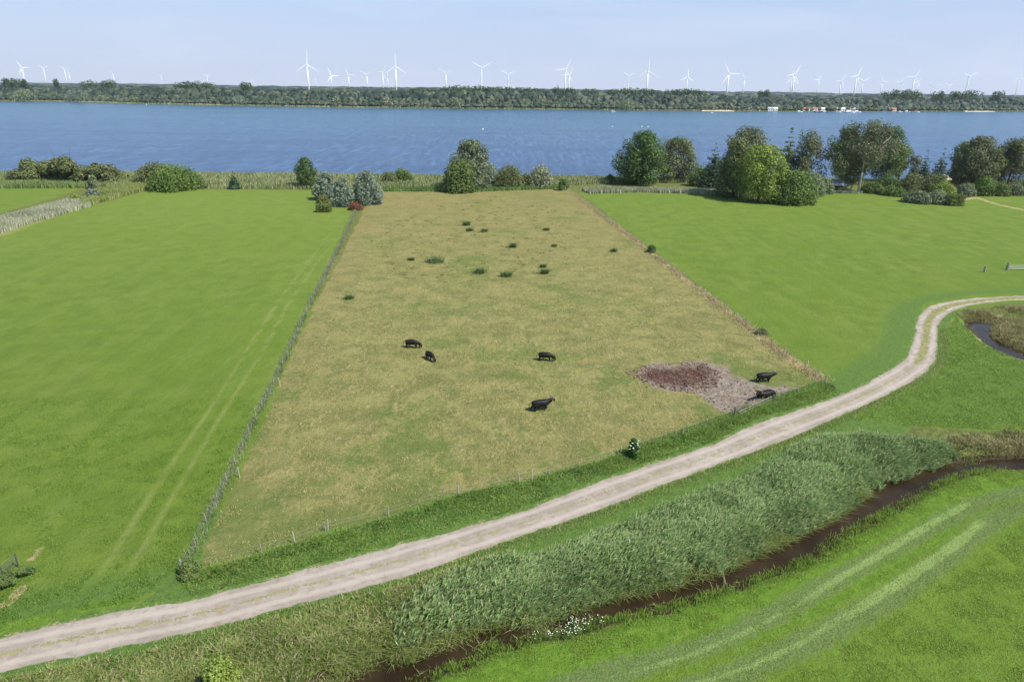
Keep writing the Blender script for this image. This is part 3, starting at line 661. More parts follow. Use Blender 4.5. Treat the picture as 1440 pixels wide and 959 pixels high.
# pasture tufts
P = scatter(pasture, 42000, lambda x, y: smooth(190, 70, y) * (.08 + .92 * smooth(.5, .66, fnoise(x, y, 1.9, 91))))
P = P[sdf(P, mud) > .5]; n_ = fnoise(P[:, 0], P[:, 1], 4.5, 92)
parts = [blades(P, H(P) - .01, .06 + .14 * rng.random(len(P)), .05 + .03 * rng.random(len(P)), (.1, 0), .9, n_ * 1.1 - .1)]
stuff('pasture_stubble', parts, M_tuft, 'short tufts of yellowing grass all over the grazed pasture', 'grass')
WC = scatter(GP([(560, 400), (800, 400), (820, 300), (700, 275), (560, 300), (520, 340)]), 230, lambda x, y: .3 + .7 * smooth(.4, .65, fnoise(x, y, 22, 63)))
WP = (WC[:, None] + rng.normal(0, .35, (len(WC), 22, 2)) * (.5 + 1.2 * rng.random((len(WC), 1, 1)))).reshape(-1, 2)
stuff('pasture_weeds', [blades(WP, H(WP), .08 + .2 * rng.random(len(WP)), np.full(len(WP), .09), (.1, 0), .8)], leafmat('weed_blades', (.095, .125, .036), (.19, .21, .07), (.26, .2, .09), .35, .3), 'thin scatter of small brown green weeds in the far half of the pasture', 'weeds')
CP = scatter(mud, 2200, lambda x, y: .10 + .90 * (sdf(np.c_[x, y], dung) < .5)); cz = H(CP)
bm = bmesh.new(); bmesh.ops.create_icosphere(bm, subdivisions=1, radius=1); cv = np.array([v.co[:] for v in bm.verts]); ct = np.array([[v.index for v in f.verts] for f in bm.faces]); bm.free()
cs = (.06 + .13 * rng.random(len(CP)) ** 2)[:, None, None] * (.7 + .6 * rng.random((len(CP), len(cv), 1)))
CV = cv[None] * cs * [1, 1, .6] + np.c_[CP, cz][:, None]; CT = (ct[None] + np.arange(len(CP))[:, None, None] * len(cv)).reshape(-1, 3)
stuff('mud_clods', [(CV.reshape(-1, 3), CT, np.repeat(rng.random(len(CP)), len(cv)), np.repeat(rng.random(len(CP)), len(cv)))], leafmat('clod_earth', (.045, .026, .018), (.15, .092, .065), None, 0, .3), 'clods of trampled brown earth in the mud patch', 'mud')
# fence-side weeds
P = strip_scatter(FL, 11000, .28, lambda x, y: .25 + .75 * (fnoise(x, y, 2.2, 93) > .42))
stuff('fence_weeds', [blades(P, H(P), (.2 + .6 * rng.random(len(P))) * (.5 + .6 * fnoise(P[:, 0], P[:, 1], 3, 94)), np.full(len(P), .055), (.05, 0), .5, fnoise(P[:, 0], P[:, 1], 4, 95))], M_weed, 'tall grey green weeds grown through the left pasture fence', 'weeds')
P = strip_scatter(FRt, 17000, .6, lambda x, y: .2 + .8 * (fnoise(x, y, 2.5, 96) > .45))
stuff('dry_fence_grass', [blades(P, H(P), .12 + .38 * rng.random(len(P)), np.full(len(P), .07), (.05, 0), .7)], M_straw, 'straw coloured long grass along the right pasture fence', 'dry grass')
# brown growth round the bend of the creek
P = strip_scatter(np.vstack([ditchB[:11]]), 7000, 1.1, lambda x, y: sdf(np.c_[x, y], ditchB) > .2)
P2 = scatter(GP([(1352, 437), (1400, 432), (1440, 433), (1470, 440), (1470, 500), (1440, 494), (1415, 484), (1402, 470), (1404, 452), (1366, 447)]), 9000, lambda x, y: .1 + .9 * smooth(.4, .6, fnoise(x, y, 3, 97)))
P3 = scatter(GP([(1320, 618), (1400, 606), (1500, 600), (1500, 644), (1440, 644), (1380, 648), (1320, 656)]), 9000, lambda x, y: (.1 + .9 * smooth(.4, .6, fnoise(x, y, 2, 98))) * smooth(7.5, 0, sdf(np.c_[x, y], ditchA) + (fnoise(x, y, 3, 99) - .5) * 5) * (sdf(np.c_[x, y], ditchA) > .7))
stuff('creek_growth', [blades(Q, H(Q), (.12 + .55 * rng.random(len(Q))) * (.4 + .9 * fnoise(Q[:, 0], Q[:, 1], 2.5, 100)), np.full(len(Q), .08), (.1, 0), .65, fnoise(Q[:, 0], Q[:, 1], 2, 1)) for Q in (P, P2, P3)], leafmat('creek_herbage', (.17, .17, .055), (.38, .31, .16), (.19, .26, .06), .35, .2), 'brown and olive herbage round the bend of the creek', 'rough grass')
# lake-side reeds and strips (far: wider cards)
def shore_reed(poly_px, n, h, mat, name, label, seed, wdt=.35):
    poly = GP(poly_px); P = scatter(poly, n); nn = fnoise(P[:, 0], P[:, 1], 12, seed)
    return stuff(name, [blades(P, H(P) * 1.0, h * (.6 + .5 * nn + .25 * rng.random(len(P))), np.full(len(P), wdt), (.05, 0), .12, nn * 1.3 - .15)], mat, label, 'reeds')
shore_reed([(-120, 262), (100, 262), (215, 265), (330, 266), (430, 267), (540, 266), (640, 265), (800, 262), (860, 258), (1000, 258), (1300, 262), (1500, 262), (1500, 251), (1000, 248), (800, 248), (600, 247), (300, 245), (-120, 243)], 44000, 1.6, M_shore, 'shore_reeds', 'belt of yellow green reeds along the near lake shore', 101)
shore_reed([(818, 268), (860, 266), (1000, 270), (1040, 276), (1000, 274), (900, 271), (828, 273)], 5000, 1.5, M_pale, 'pale_reed_strip', 'pale grey green reed strip at the top of the right meadow', 102)
shore_reed([(-40, 342), (0, 330), (40, 316), (100, 299), (130, 290), (118, 278), (60, 293), (10, 305), (-40, 318)], 9000, 1.3, M_pale, 'dry_reed_strip', 'pale dry reed strip between the two left meadows', 103)
shore_reed([(118, 292), (165, 279), (212, 266), (205, 258), (170, 262), (130, 270), (110, 282)], 7000, 1.5, M_bank, 'green_reed_strip', 'olive green reed strip below the shore bushes', 104)
shore_reed([(-60, 266), (120, 265), (200, 260), (180, 254), (-60, 258)], 7000, 1.7, leafmat('fresh_reeds', (.14, .20, .06), (.25, .32, .11), None, .3, .05), 'fresh_reed_strip', 'fresh green reed strip beneath the long shore thicket', 105)
shore_reed([(540, 270), (625, 270), (640, 272), (700, 269), (790, 266), (800, 259), (540, 262)], 7000, 1.1, leafmat('green_sedge', (.10, .18, .045), (.19, .28, .08), None, .3, .05), 'sedge_strip', 'dark green sedge strip at the top edge of the pasture', 106)

# ------------------------------------------------------------------ trees
bark = simple('bark_brown', (.11, .085, .06), .9, .1, .4, 6)
birch_bark = simple('birch_bark', (.55, .53, .48), .8, .2, .35, 9)
FOL = {
 'willow2': leafmat('foliage_greygreen', (.075, .105, .050), (.180, .220, .110), (.28, .31, .20)),
 'dark': leafmat('foliage_dark', (0.035, 0.080, 0.022), (0.104, 0.176, 0.045), (0.128, 0.192, 0.038)),
 'oak': leafmat('foliage_oak', (0.056, 0.099, 0.027), (0.152, 0.216, 0.056), (0.179, 0.218, 0.064)),
 'olive': leafmat('foliage_olive', (.064, .092, .030), (.165, .208, .074), (.25, .25, .11)),
 'willow': leafmat('foliage_willow', (.095, .135, .060), (.225, .280, .135), (.33, .36, .23)),
 'silver': leafmat('foliage_silver', (.085, .125, .072), (.215, .275, .180), (.36, .41, .33)),
 'lime': leafmat('foliage_lime', (.095, .155, .022), (.245, .325, .058), (.36, .42, .10)),
 'brown': leafmat('foliage_brown', (.055, .076, .028), (.150, .180, .066), (.23, .21, .12)),
 'green': leafmat('foliage_green', (0.051, 0.102, 0.023), (0.134, 0.211, 0.045), (0.205, 0.269, 0.064)),
 'spruce': leafmat('foliage_spruce', (0.035, 0.073, 0.035), (0.096, 0.152, 0.073), None),
 'blossom': leafmat('foliage_blossom', (0.077, 0.115, 0.045), (0.192, 0.237, 0.102), (0.704, 0.678, 0.538)),
 'rust': leafmat('foliage_rust', (0.128, 0.045, 0.026), (0.282, 0.102, 0.064), (0.154, 0.128, 0.051)),
 'hedge': leafmat('foliage_hedge', (0.045, 0.083, 0.019), (0.154, 0.192, 0.045), (0.282, 0.282, 0.077)),
 'box': leafmat('foliage_elder', (0.045, 0.109, 0.019), (0.128, 0.218, 0.038), None),
}
def crown_mesh(name, lumps, n, size, droop=0.0, up=.35, seed=0):
    r = np.random.default_rng(seed)
    C = np.array([l[0] for l in lumps]); Rr = np.array([l[1] for l in lumps]); vb = np.array([l[2] if len(l) > 2 else .5 for l in lumps])
    area = (Rr[:, 0] * Rr[:, 1] + Rr[:, 1] * Rr[:, 2] + Rr[:, 0] * Rr[:, 2]); i = r.choice(len(C), n, p=area / area.sum())
    d = r.normal(size=(n, 3)); d /= np.linalg.norm(d, axis=1)[:, None]
    rad = 1.0 - .5 * r.random(n) ** 2.6 + .12 * r.normal(size=n) * .6
    Pn = C[i] + d * Rr[i] * rad[:, None]; Pn[:, 2] = np.maximum(Pn[:, 2], .12); Pn[:, 2] -= droop * r.random(n)
    nrm = d / Rr[i] * Rr[i].mean(1)[:, None] + r.normal(0, .38, (n, 3)) + [0, 0, up]; nrm /= np.linalg.norm(nrm, axis=1)[:, None]
    a = np.cross(nrm, r.normal(size=(n, 3))); a /= np.linalg.norm(a, axis=1)[:, None]; b = np.cross(nrm, a)
    s = size * (.55 + .8 * r.random(n)); s2 = s * (.45 + .3 * r.random(n))
    # each leaf spray: a bent kite of two triangles pairs
    V = np.stack([Pn - a * s[:, None] * .5, Pn + b * s2[:, None] * .5 + nrm * s[:, None] * .08, Pn + a * s[:, None] * .5 - nrm * s[:, None] * .12, Pn - b * s2[:, None] * .5 + nrm * s[:, None] * .05], 1).reshape(-1, 3)
    bb = np.arange(n)[:, None] * 4
    v = np.clip(vb[i] + r.normal(0, .09, n), 0, 1)
    return mesh_np(name, V, tris=np.concatenate([bb + [0, 1, 2], bb + [0, 2, 3]]), attrs={'v': np.repeat(v, 4), 'w': np.repeat(r.random(n), 4)})
def lumps_for(kind, W, Hh, r):
    L = []
    def blob(cx, cy, cz, s, q=1.0): L.append(((cx, cy, cz), (s * r.uniform(.8, 1.15), s * r.uniform(.8, 1.15), s * q * r.uniform(.75, 1.05)), r.uniform(.2, .85)))
    if kind in ('round', 'tall'):
        base = Hh * (.10 if kind == 'round' else .16)
        n = 34
        for k in range(n):
            t = (k + .5) / n; z = base + (Hh - base) * t
            env = W / 2 * (math.sin(math.pi * min(1, .16 + t * .84) ** .9) ** .6)
            a = k * 2.4 + r.uniform(-.4, .4); q = env * r.uniform(.45, .82)
            s = (W * .14 + Hh * .05) * r.uniform(.75, 1.2) * (1 - .35 * t)
            blob(math.cos(a) * q, math.sin(a) * q, min(z, Hh - s * .8), s)
        blob(0, 0, Hh * .5, W * .28, 1.4)
    elif kind == 'loose':
        n = 34
        for k in range(n):
            t = r.random() ** .8; z = Hh * (.14 + .83 * t); env = W / 2 * 1.1 * (1 - abs(t - .35) ** 1.6 * 1.1)
            a = r.uniform(0, 6.28); q = env * r.uniform(.2, .95)
            s = W * .135 * r.uniform(.7, 1.3); blob(math.cos(a) * q, math.sin(a) * q, min(z, Hh - s), s, 1.25)
        for k in range(5): blob(r.uniform(-.2, .2) * W, r.uniform(-.2, .2) * W, Hh * r.uniform(.3, .65), W * .2, 1.5)
    elif kind == 'plume':
        n = 22
        for k in range(n):
            a = k * 2.4; q = W / 2 * math.sqrt((k + .5) / n) * .8; hh = Hh * (1.0 - .33 * (k / n)) * r.uniform(.88, 1.03)
            for m in range(4):
                t = (m + .5) / 4.3; f = .55 + .75 * math.sin(math.pi * min(1, t + .12)); blob(math.cos(a) * q * f + r.uniform(-.04, .04) * W, math.sin(a) * q * f, hh * t, W * .135 * (1.2 - .6 * t) * r.uniform(.7, 1.3), 1.4)
    elif kind == 'cone':
        n = 13
        for k in range(n):
            t = k / (n - 1); z = Hh * (.07 + .89 * t); rr = (W / 2 * (1 - t) ** .85 + W * .03) * r.uniform(.82, 1.1)
            m = max(1, int(8 * (1 - t) + 1))
            for j in range(m):
                a = j * 6.28 / m + k * .7 + r.uniform(-.3, .3); q = rr * r.uniform(.5, .72); blob(math.cos(a) * q, math.sin(a) * q, z - rr * .12 + r.uniform(-.02, .02) * Hh, max(W * .06, rr * .40), .62)
        for k in range(3): blob(0, 0, Hh * (.22 + .2 * k), W * (.2 - .05 * k), 1.6)
    elif kind == 'dome':
        n = 36
        for k in range(n):
            t = (k + .5) / n; el = math.acos(1 - t) ; a = k * 2.4
            q = W / 2 * math.sin(el) * .80; z = Hh * math.cos(el) * .80
            s = (W * .10 + Hh * .11) * r.uniform(.75, 1.25); blob(math.cos(a) * q, math.sin(a) * q * .8, max(s * .5, z - s * .1), s)
        blob(0, 0, Hh * .32, min(W * .3, Hh * .45))
    elif kind == 'long':                      # a thicket several crowns wide
        n = 60
        for k in range(n):
            x = (k + .5) / n * 2 - 1; env = (1 - abs(x) ** 2.6) ** .5 * (.82 + .18 * math.sin(x * 9 + 1))
            zz = env * Hh * r.uniform(.25, .86); s = Hh * .21 * r.uniform(.75, 1.2)
            blob(x * (W / 2 - s * .6), r.uniform(-.5, .5) * Hh * .9, max(s * .6, min(zz, env * Hh - s)), s)
    elif kind == 'cube':
        for ix in range(4):
            for iy in range(3):
                for iz in range(3):
                    L.append((((ix - 1.5) / 4 * W, (iy - 1) / 3 * W * .8, (iz + .5) / 3 * Hh), (W * .15, W * .15, Hh * .19), r.uniform(.3, .7)))
    return L
def tree(name, label, cat, px, py, wpx, hpx, kind, fol, n=2600, leaf=None, group=None, trunk=True, barkm=None, dy=0.0, trunks=1, seed=None):
    sd = seed if seed is not None else int(px * 7 + py)
    r = random.Random(sd)
    x, y = G(px, py); y += dy
    if dy: x *= (y / (y - dy))
    dep = axdepth(x, y); W = wpx * dep / FPX * (1.1 if px > 860 and cat == 'tree' else 1); vis = math.cos(math.atan2(CAM_H, y)); Hh = hpx * dep / FPX / max(vis, .5) * (1.0 if kind != 'cube' else .9)
    z0 = zat(x, y); z0 = max(z0, -.45)
    root = empty(name, (x, y, z0), r.uniform(0, 6.28) if kind not in ('long', 'cube') else 0)
    tag(root, label, cat, group)
    L = lumps_for(kind, W, Hh, r)
    leaf = leaf or (.030 * Hh + .12 if Hh > 3 else .10 + .03 * Hh)
    obj('crown', crown_mesh('crown', L, int(n * 2.1), leaf * 1.15, up=.4, droop=.25 if kind == 'loose' else 0, seed=sd), FOL[fol], root)
    mb = MB(); top = Hh * (.72 if kind in ('tall', 'loose', 'cone', 'round') else .4)
    for q in range(trunks):
        ox = (q - (trunks - 1) / 2) * W * .10; lx = r.uniform(-.08, .08) * Hh * (1 if trunks > 1 else .4)
        r0 = max(.04, Hh * .018) / (1 if trunks == 1 else 1.3)
        mb.tube([(ox, 0, -.2), (ox + lx * .3, 0, top * .35), (ox + lx * .7, .1, top * .7), (ox + lx, .1, top)], [r0 * 1.35, r0, r0 * .75, r0 * .3], 7)
        for k in range(5 if kind in ('loose', 'tall', 'round') else 2):
            a = r.uniform(0, 6.28); zz = top * r.uniform(.35, .85); l = W * r.uniform(.2, .38)
            bx = ox + lx * zz / top
            mb.tube([(bx, 0, zz), (bx + math.cos(a) * l * .5, math.sin(a) * l * .5, zz + l * .35), (bx + math.cos(a) * l, math.sin(a) * l, zz + l * .9)], [r0 * .5, r0 * .35, r0 * .12], 5)
    nm = 'trunk' if cat == 'tree' else 'stem'
    obj(nm, mb.mesh(nm, True), barkm or bark, root)
    return root
# left shore
tree('willow_thicket', 'long low olive willow thicket on the far left shore', 'shrub', 94, 257, 160, 40, 'long', 'olive', 11000, .7)
tree('shore_bush', 'grey brown half of the domed bush pair on the left shore', 'shrub', 222, 259, 62, 30, 'dome', 'olive', 3600, .6)
tree('shore_bush', 'green spreading half of the domed bush pair on the left shore', 'shrub', 248, 266, 78, 32, 'dome', 'green', 4600, .6)
tree('sapling', 'pale leafy sapling standing in the reeds between the left meadows', 'shrub', 132, 266, 16, 19, 'round', 'willow', 900, .45)
tree('round_bush', 'small grey green bush beneath the pale sapling on the left', 'shrub', 130, 278, 17, 13, 'dome', 'silver', 900, .4)
tree('low_bush', 'low yellow green bush in the dry reed strip on the left', 'shrub', 107, 283, 22, 10, 'dome', 'lime', 800, .4)
tree('young_spruce', 'small lone dark conifer in the shore reeds on the left', 'tree', 330, 266, 17, 25, 'cone', 'spruce', 1200, .45)
tree('dark_alder', 'dark narrow tree left of the silver willows', 'tree', 431, 264, 31, 41, 'tall', 'dark', 2600)
tree('silver_willow', 'left one of the three silver willows at the pasture corner', 'tree', 459, 281, 30, 47, 'plume', 'silver', 3600, .5, 'silver willows at the pasture corner')
tree('silver_willow', 'middle and smallest of the three silver willows, darkest at its foot', 'tree', 484, 290, 30, 45, 'plume', 'silver', 3400, .5, 'silver willows at the pasture corner')
tree('silver_willow', 'right and broadest of the three silver willows', 'tree', 517, 287, 40, 54, 'plume', 'silver', 4400, .5, 'silver willows at the pasture corner')
tree('clipped_hedge', 'box shaped clipped hedge in front of the silver willows', 'hedge', 456, 298, 20, 12, 'cube', 'hedge', 1800, .3)
tree('low_hedge', 'small rounded yellow green hedge behind the box shaped hedge', 'hedge', 454, 286, 18, 12, 'dome', 'hedge', 900, .35)
tree('rust_shrub', 'rust red low shrub at the foot of the silver willows', 'shrub', 500, 295, 23, 11, 'dome', 'rust', 1300, .32)
tree('shore_shrub', 'lower left one of the two green shrubs on the shore right of the willows', 'shrub', 548, 258, 26, 17, 'dome', 'olive', 1300, .5)
tree('shore_shrub', 'taller right one of the two green shrubs on the shore right of the willows', 'shrub', 566, 257, 28, 21, 'dome', 'green', 1500, .5)
# pasture head
tree('tall_willow', 'broad silvery green willow at the pasture head, tallest tree left of centre', 'tree', 663, 266, 64, 66, 'round', 'willow2', 6500, .62)
tree('dark_bushy_tree', 'dark green low branching tree in front of the silvery willow', 'tree', 646, 270, 44, 48, 'dome', 'oak', 4800, .6)
tree('grey_sallow', 'grey leaved shrub right beside the dark tree at the pasture head', 'shrub', 690, 263, 26, 34, 'dome', 'silver', 1600, .5)
tree('blossom_bush', 'brownish flowering bush in the middle of the pasture head', 'shrub', 716, 264, 44, 33, 'dome', 'olive', 2800, .5)
tree('blossom_bush', 'whitish flowering bush at the right end of the pasture head', 'shrub', 760, 263, 36, 32, 'dome', 'blossom', 2800, .45)
tree('low_bush', 'low dull green bush left of the whitish flowering bush', 'shrub', 741, 264, 18, 22, 'dome', 'olive', 900, .5)
tree('thorn_bush', 'small ragged green bush at the top right corner of the pasture', 'shrub', 791, 268, 16, 16, 'loose', 'green', 700, .45)
tree('shore_bush', 'small dark bush left of the big dark tree on the shore', 'shrub', 858, 257, 13, 13, 'dome', 'dark', 600, .5)
# right of centre
tree('dark_maple', 'broad dark green tree standing by itself on the shore right of centre', 'tree', 901, 259, 68, 72, 'round', 'dark', 6500, .7, dy=-2)
tree('olive_willow', 'rounded olive green tree behind the broad dark tree', 'tree', 948, 256, 62, 58, 'round', 'olive', 5000, .65, dy=4)
tree('bush_behind_shed', 'green bush between the olive tree and the dark conifer', 'shrub', 985, 262, 34, 30, 'dome', 'green', 1600, .55)
tree('dark_fir', 'dark pointed conifer at the left edge of the big tree group', 'tree', 1000, 268, 34, 66, 'cone', 'spruce', 3200, .6)
tree('copper_oak', 'tall dark brownish tree at the back of the big tree group', 'tree', 1044, 266, 72, 78, 'tall', 'brown', 4400, .7, dy=10)
tree('olive_oak', 'tawny olive tree left behind the yellow green tree', 'tree', 1030, 277, 50, 78, 'round', 'olive', 5200, .6)
tree('yellow_green_tree', 'bright yellow green rounded tree at the front of the big group', 'tree', 1066, 283, 66, 76, 'round', 'lime', 7000, .55, dy=-1)
tree('dark_maple_bush', 'dark glossy green low tree right of the yellow green tree', 'tree', 1114, 286, 54, 50, 'dome', 'green', 5200, .6, dy=-1)
tree('pale_bush', 'pale leaved bush on the right side of the dark low tree', 'shrub', 1140, 275, 34, 36, 'dome', 'willow', 2400, .5)
tree('green_fir', 'tall green pointed conifer behind the dark low tree', 'tree', 1101, 266, 36, 82, 'cone', 'oak', 3400, .6, dy=8)
tree('dead_topped_oak', 'brown grey thin crowned tree with dead branches', 'tree', 1131, 266, 50, 76, 'loose', 'brown', 3000, .6, barkm=birch_bark, dy=6)
tree('shore_bush', 'light green bush left of the dark pavilion', 'shrub', 1158, 272, 28, 24, 'dome', 'willow', 1500, .5)
tree('silver_birch', 'biggest birch with drooping crown and leaning white trunks', 'tree', 1207, 270, 72, 94, 'loose', 'brown', 6500, .6, barkm=birch_bark, trunks=3)
tree('silver_birch', 'dark leafy birch right behind the dark pavilion', 'tree', 1182, 262, 50, 78, 'loose', 'oak', 4200, .6, barkm=birch_bark, dy=6)
tree('oak_tree', 'green tree with open crown on the right flank of the big birch', 'tree', 1243, 262, 46, 76, 'tall', 'oak', 3600, .62, dy=8)
tree('leaning_oak', 'small bent dark trunk tree with lake showing under its crown', 'tree', 1262, 258, 34, 50, 'loose', 'oak', 1800, .55, dy=8)
tree('young_birch', 'thin grey birch with white stem left of the two small conifers', 'tree', 1277, 266, 26, 46, 'loose', 'brown', 900, .5, barkm=birch_bark)
tree('small_fir', 'left one of the two small dark conifers before the lake', 'tree', 1295, 262, 25, 50, 'cone', 'spruce', 1800, .5, 'two small conifers')
tree('small_fir', 'right one of the two small dark conifers before the lake', 'tree', 1317, 262, 26, 52, 'cone', 'spruce', 1700, .5, 'two small conifers')
tree('broad_birch', 'tall brownish green birch right of the two small conifers', 'tree', 1364, 270, 58, 74, 'round', 'brown', 6000, .62)
tree('oak_bough', 'leafy green tree leaning left out of the tall brownish birch', 'tree', 1345, 262, 30, 58, 'tall', 'oak', 2000, .6, dy=4)
tree('drooping_birch', 'drooping brown birch near the right edge', 'tree', 1414, 268, 50, 70, 'loose', 'brown', 4400, .6, dy=2)
tree('edge_birch', 'birch cut by the right edge of the view', 'tree', 1442, 266, 40, 76, 'loose', 'oak', 3400, .6, dy=4)
tree('oak_tree', 'dark green tree between the two brown birches on the right', 'tree', 1391, 262, 34, 48, 'round', 'oak', 2400, .6, dy=6)
spots = [(1246, 267, 36, 20, 'dark', 'dark green hedge bush beneath the leaning trunks'), (1180, 271, 20, 7, 'olive', 'low weedy bush before the dark pavilion'), (1226, 271, 34, 15, 'oak', 'dark bush at the foot of the big birch'), (1254, 275, 38, 12, 'green', 'low green bush right of the big birch foot'),
         (1280, 271, 34, 28, 'olive', 'olive bush round the thin grey birch'), (1310, 272, 44, 28, 'olive', 'broad tawny olive bush below the small conifers'), (1288, 285, 40, 18, 'willow2', 'grey reedy bush at the front left of the square hedge'), (1318, 286, 40, 17, 'willow', 'silver grey low bush beside the square hedge'),
         (1326, 277, 36, 20, 'lime', 'yellow green bush behind the square hedge'), (1356, 275, 32, 18, 'willow2', 'grey green bush right of the square hedge'), (1382, 275, 28, 30, 'green', 'fresh green bush below the tall brownish birch'), (1404, 275, 30, 20, 'oak', 'first dark bush of the hedge row at the right edge'),
         (1424, 274, 28, 18, 'willow2', 'grey bush in the hedge row at the right edge'), (1446, 274, 28, 24, 'green', 'green bush cut by the right edge of the view')]
for px, py, wp, hp, f_, lb in spots: tree('lakeside_bush', lb, 'shrub', px, py, wp, hp, 'dome', f_, 1700 if wp > 30 else 1100, .5, 'bushes in front of the right hand trees')
tree('square_hedge', 'clipped square green hedge standing out into the right meadow', 'hedge', 1341, 289, 22, 17, 'cube', 'hedge', 2000, .33)
# singles in and round the pasture
tree('elder_bush', 'small elder bush with white flowers by the pasture fence', 'shrub', 890, 644, 17, 27, 'round', 'box', 1500, .16)
tree('fence_bush', 'small round dark bush halfway up the right fence', 'shrub', 916, 355, 14, 12, 'dome', 'dark', 800, .22)
tree('fence_bush', 'grey green bush on the right fence beside two white posts', 'shrub', 1071, 470, 18, 9, 'dome', 'olive', 800, .16)
tree('bramble', 'dark bramble at the lower end of the left fence', 'shrub', 268, 808, 32, 20, 'dome', 'oak', 2200, .15)
tree('near_bush', 'yellow green bush cut by the bottom edge left of the ditch', 'shrub', 312, 965, 50, 36, 'dome', 'lime', 3000, .14)
fg = tree('fence_growth', 'low rough leafy strip growing along the iron fence on the far left', 'hedge', -14, 842, 132, 20, 'long', 'oak', 4200, .12)
_a, _b = G(36, 806), G(-70, 886); fg.rotation_euler = (0, 0, math.atan2(_a[1] - _b[1], _a[0] - _b[0]))
# elder blossoms
ex, ey = G(890, 644)
fl = D.meshes.new('x')
whitep = simple('white_petals', (.75, .73, .66), .8, .2, .05)
mb = MB(); r = random.Random(3)
for k in range(12):
    a = r.uniform(-2.6, .6); q = r.uniform(.3, .62); mb.ball((math.cos(a) * q, math.sin(a) * q, r.uniform(1.0, 2.25)), .09, 1, (1, 1, .45))
elder = [o for o in COL.objects if o.name == 'elder_bush'][0]; elder.rotation_euler = (0, 0, 0)
obj('blossom', mb.mesh('blossom'), whitep, elder)['kind'] = 'stuff'
# rushes in the pasture
RS = [(656, 317, 9, 7, 'topmost dark rush tuft in the pasture'), (660, 325, 8, 5, 'dark rush tuft just below the topmost one'), (681, 326, 8, 5, 'dark rush tuft right of the topmost pair'), (721, 348, 9, 7, 'dark rush tuft alone in the upper middle of the pasture'),
      (768, 324, 7, 4, 'small rush tuft upper right in the pasture'), (779, 347, 7, 4, 'small rush tuft near the right fence side, below the upper right one'), (612, 369, 24, 9, 'widest ragged rush patch left of the row of three'), (578, 366, 8, 4, 'faint small rush tuft left of the ragged patch'),
      (675, 384, 17, 8, 'broad dark rush tuft, left of the row of three'), (712, 389, 13, 9, 'round dark rush tuft, middle of the row of three'), (766, 385, 9, 8, 'rush tuft at the right of the row of three'), (764, 376, 7, 5, 'small rush tuft touching the right one of the row of three'),
      (863, 354, 7, 5, 'rush tuft closest to the round bush on the right fence'), (491, 420, 11, 6, 'rush tuft close to the left fence')]
for px, py, wp, hp, lb in RS:
    x, y = G(px, py); dep = axdepth(x, y); W = wp * dep / FPX; hh = hp * dep / FPX * 1.0; n = 260
    q = np.clip(rng.normal(0, .30, (n, 2)), -.7, .7) * [W, W * .8] * .8; a = rng.random(n)
    V_, T_, v_, w_ = blades(q, np.zeros(n), hh * 1.15 * (.35 + .65 * a), np.full(n, .11), (.1, 0), .8)
    o = obj('rush_tuft', mesh_np('rush_tuft', V_, tris=T_, attrs={'v': v_, 'w': w_}), M_rush, loc=(x, y, zat(x, y) - .02)); tag(o, lb, 'plant', 'dark rush tufts in the pasture')
# white flowers by the ditch
fp = [(G(px, py)) for px, py in [(790, 884), (800, 872), (806, 866), (812, 874), (822, 868), (832, 862), (797, 878), (815, 880), (826, 874), (843, 869), (752, 890), (773, 888), (808, 862), (804, 886)]]
mb = MB()
for (x, y) in fp:
    for k in range(7):
        xx, yy = x + r.gauss(0, .2), y + r.gauss(0, .22); mb.ball((xx, yy, zat(xx, yy) + r.uniform(.35, .75)), r.uniform(.03, .05), 1)
fo = tag(empty('flowering_herb', (fp[1][0], fp[1][1], 0)), 'patch of white flowering herbs at the near edge of the ditch', 'flowers')
o = obj('blossom', mb.mesh('blossom'), whitep, fo); o['kind'] = 'stuff'; o.matrix_parent_inverse = Matrix.Translation((-fp[1][0], -fp[1][1], 0))
P = np.vstack([np.array(q) + rng.normal(0, .3, (60, 2)) for q in fp]); V_, T_, v_, w_ = blades(P, H(P), .3 + .4 * rng.random(len(P)), np.full(len(P), .03), (0, 0), .2)
o = obj('stalk', mesh_np('stalk', V_, tris=T_, attrs={'v': v_, 'w': w_}), M_verge, fo); o['kind'] = 'stuff'; o.matrix_parent_inverse = Matrix.Translation((-fp[1][0], -fp[1][1], 0))

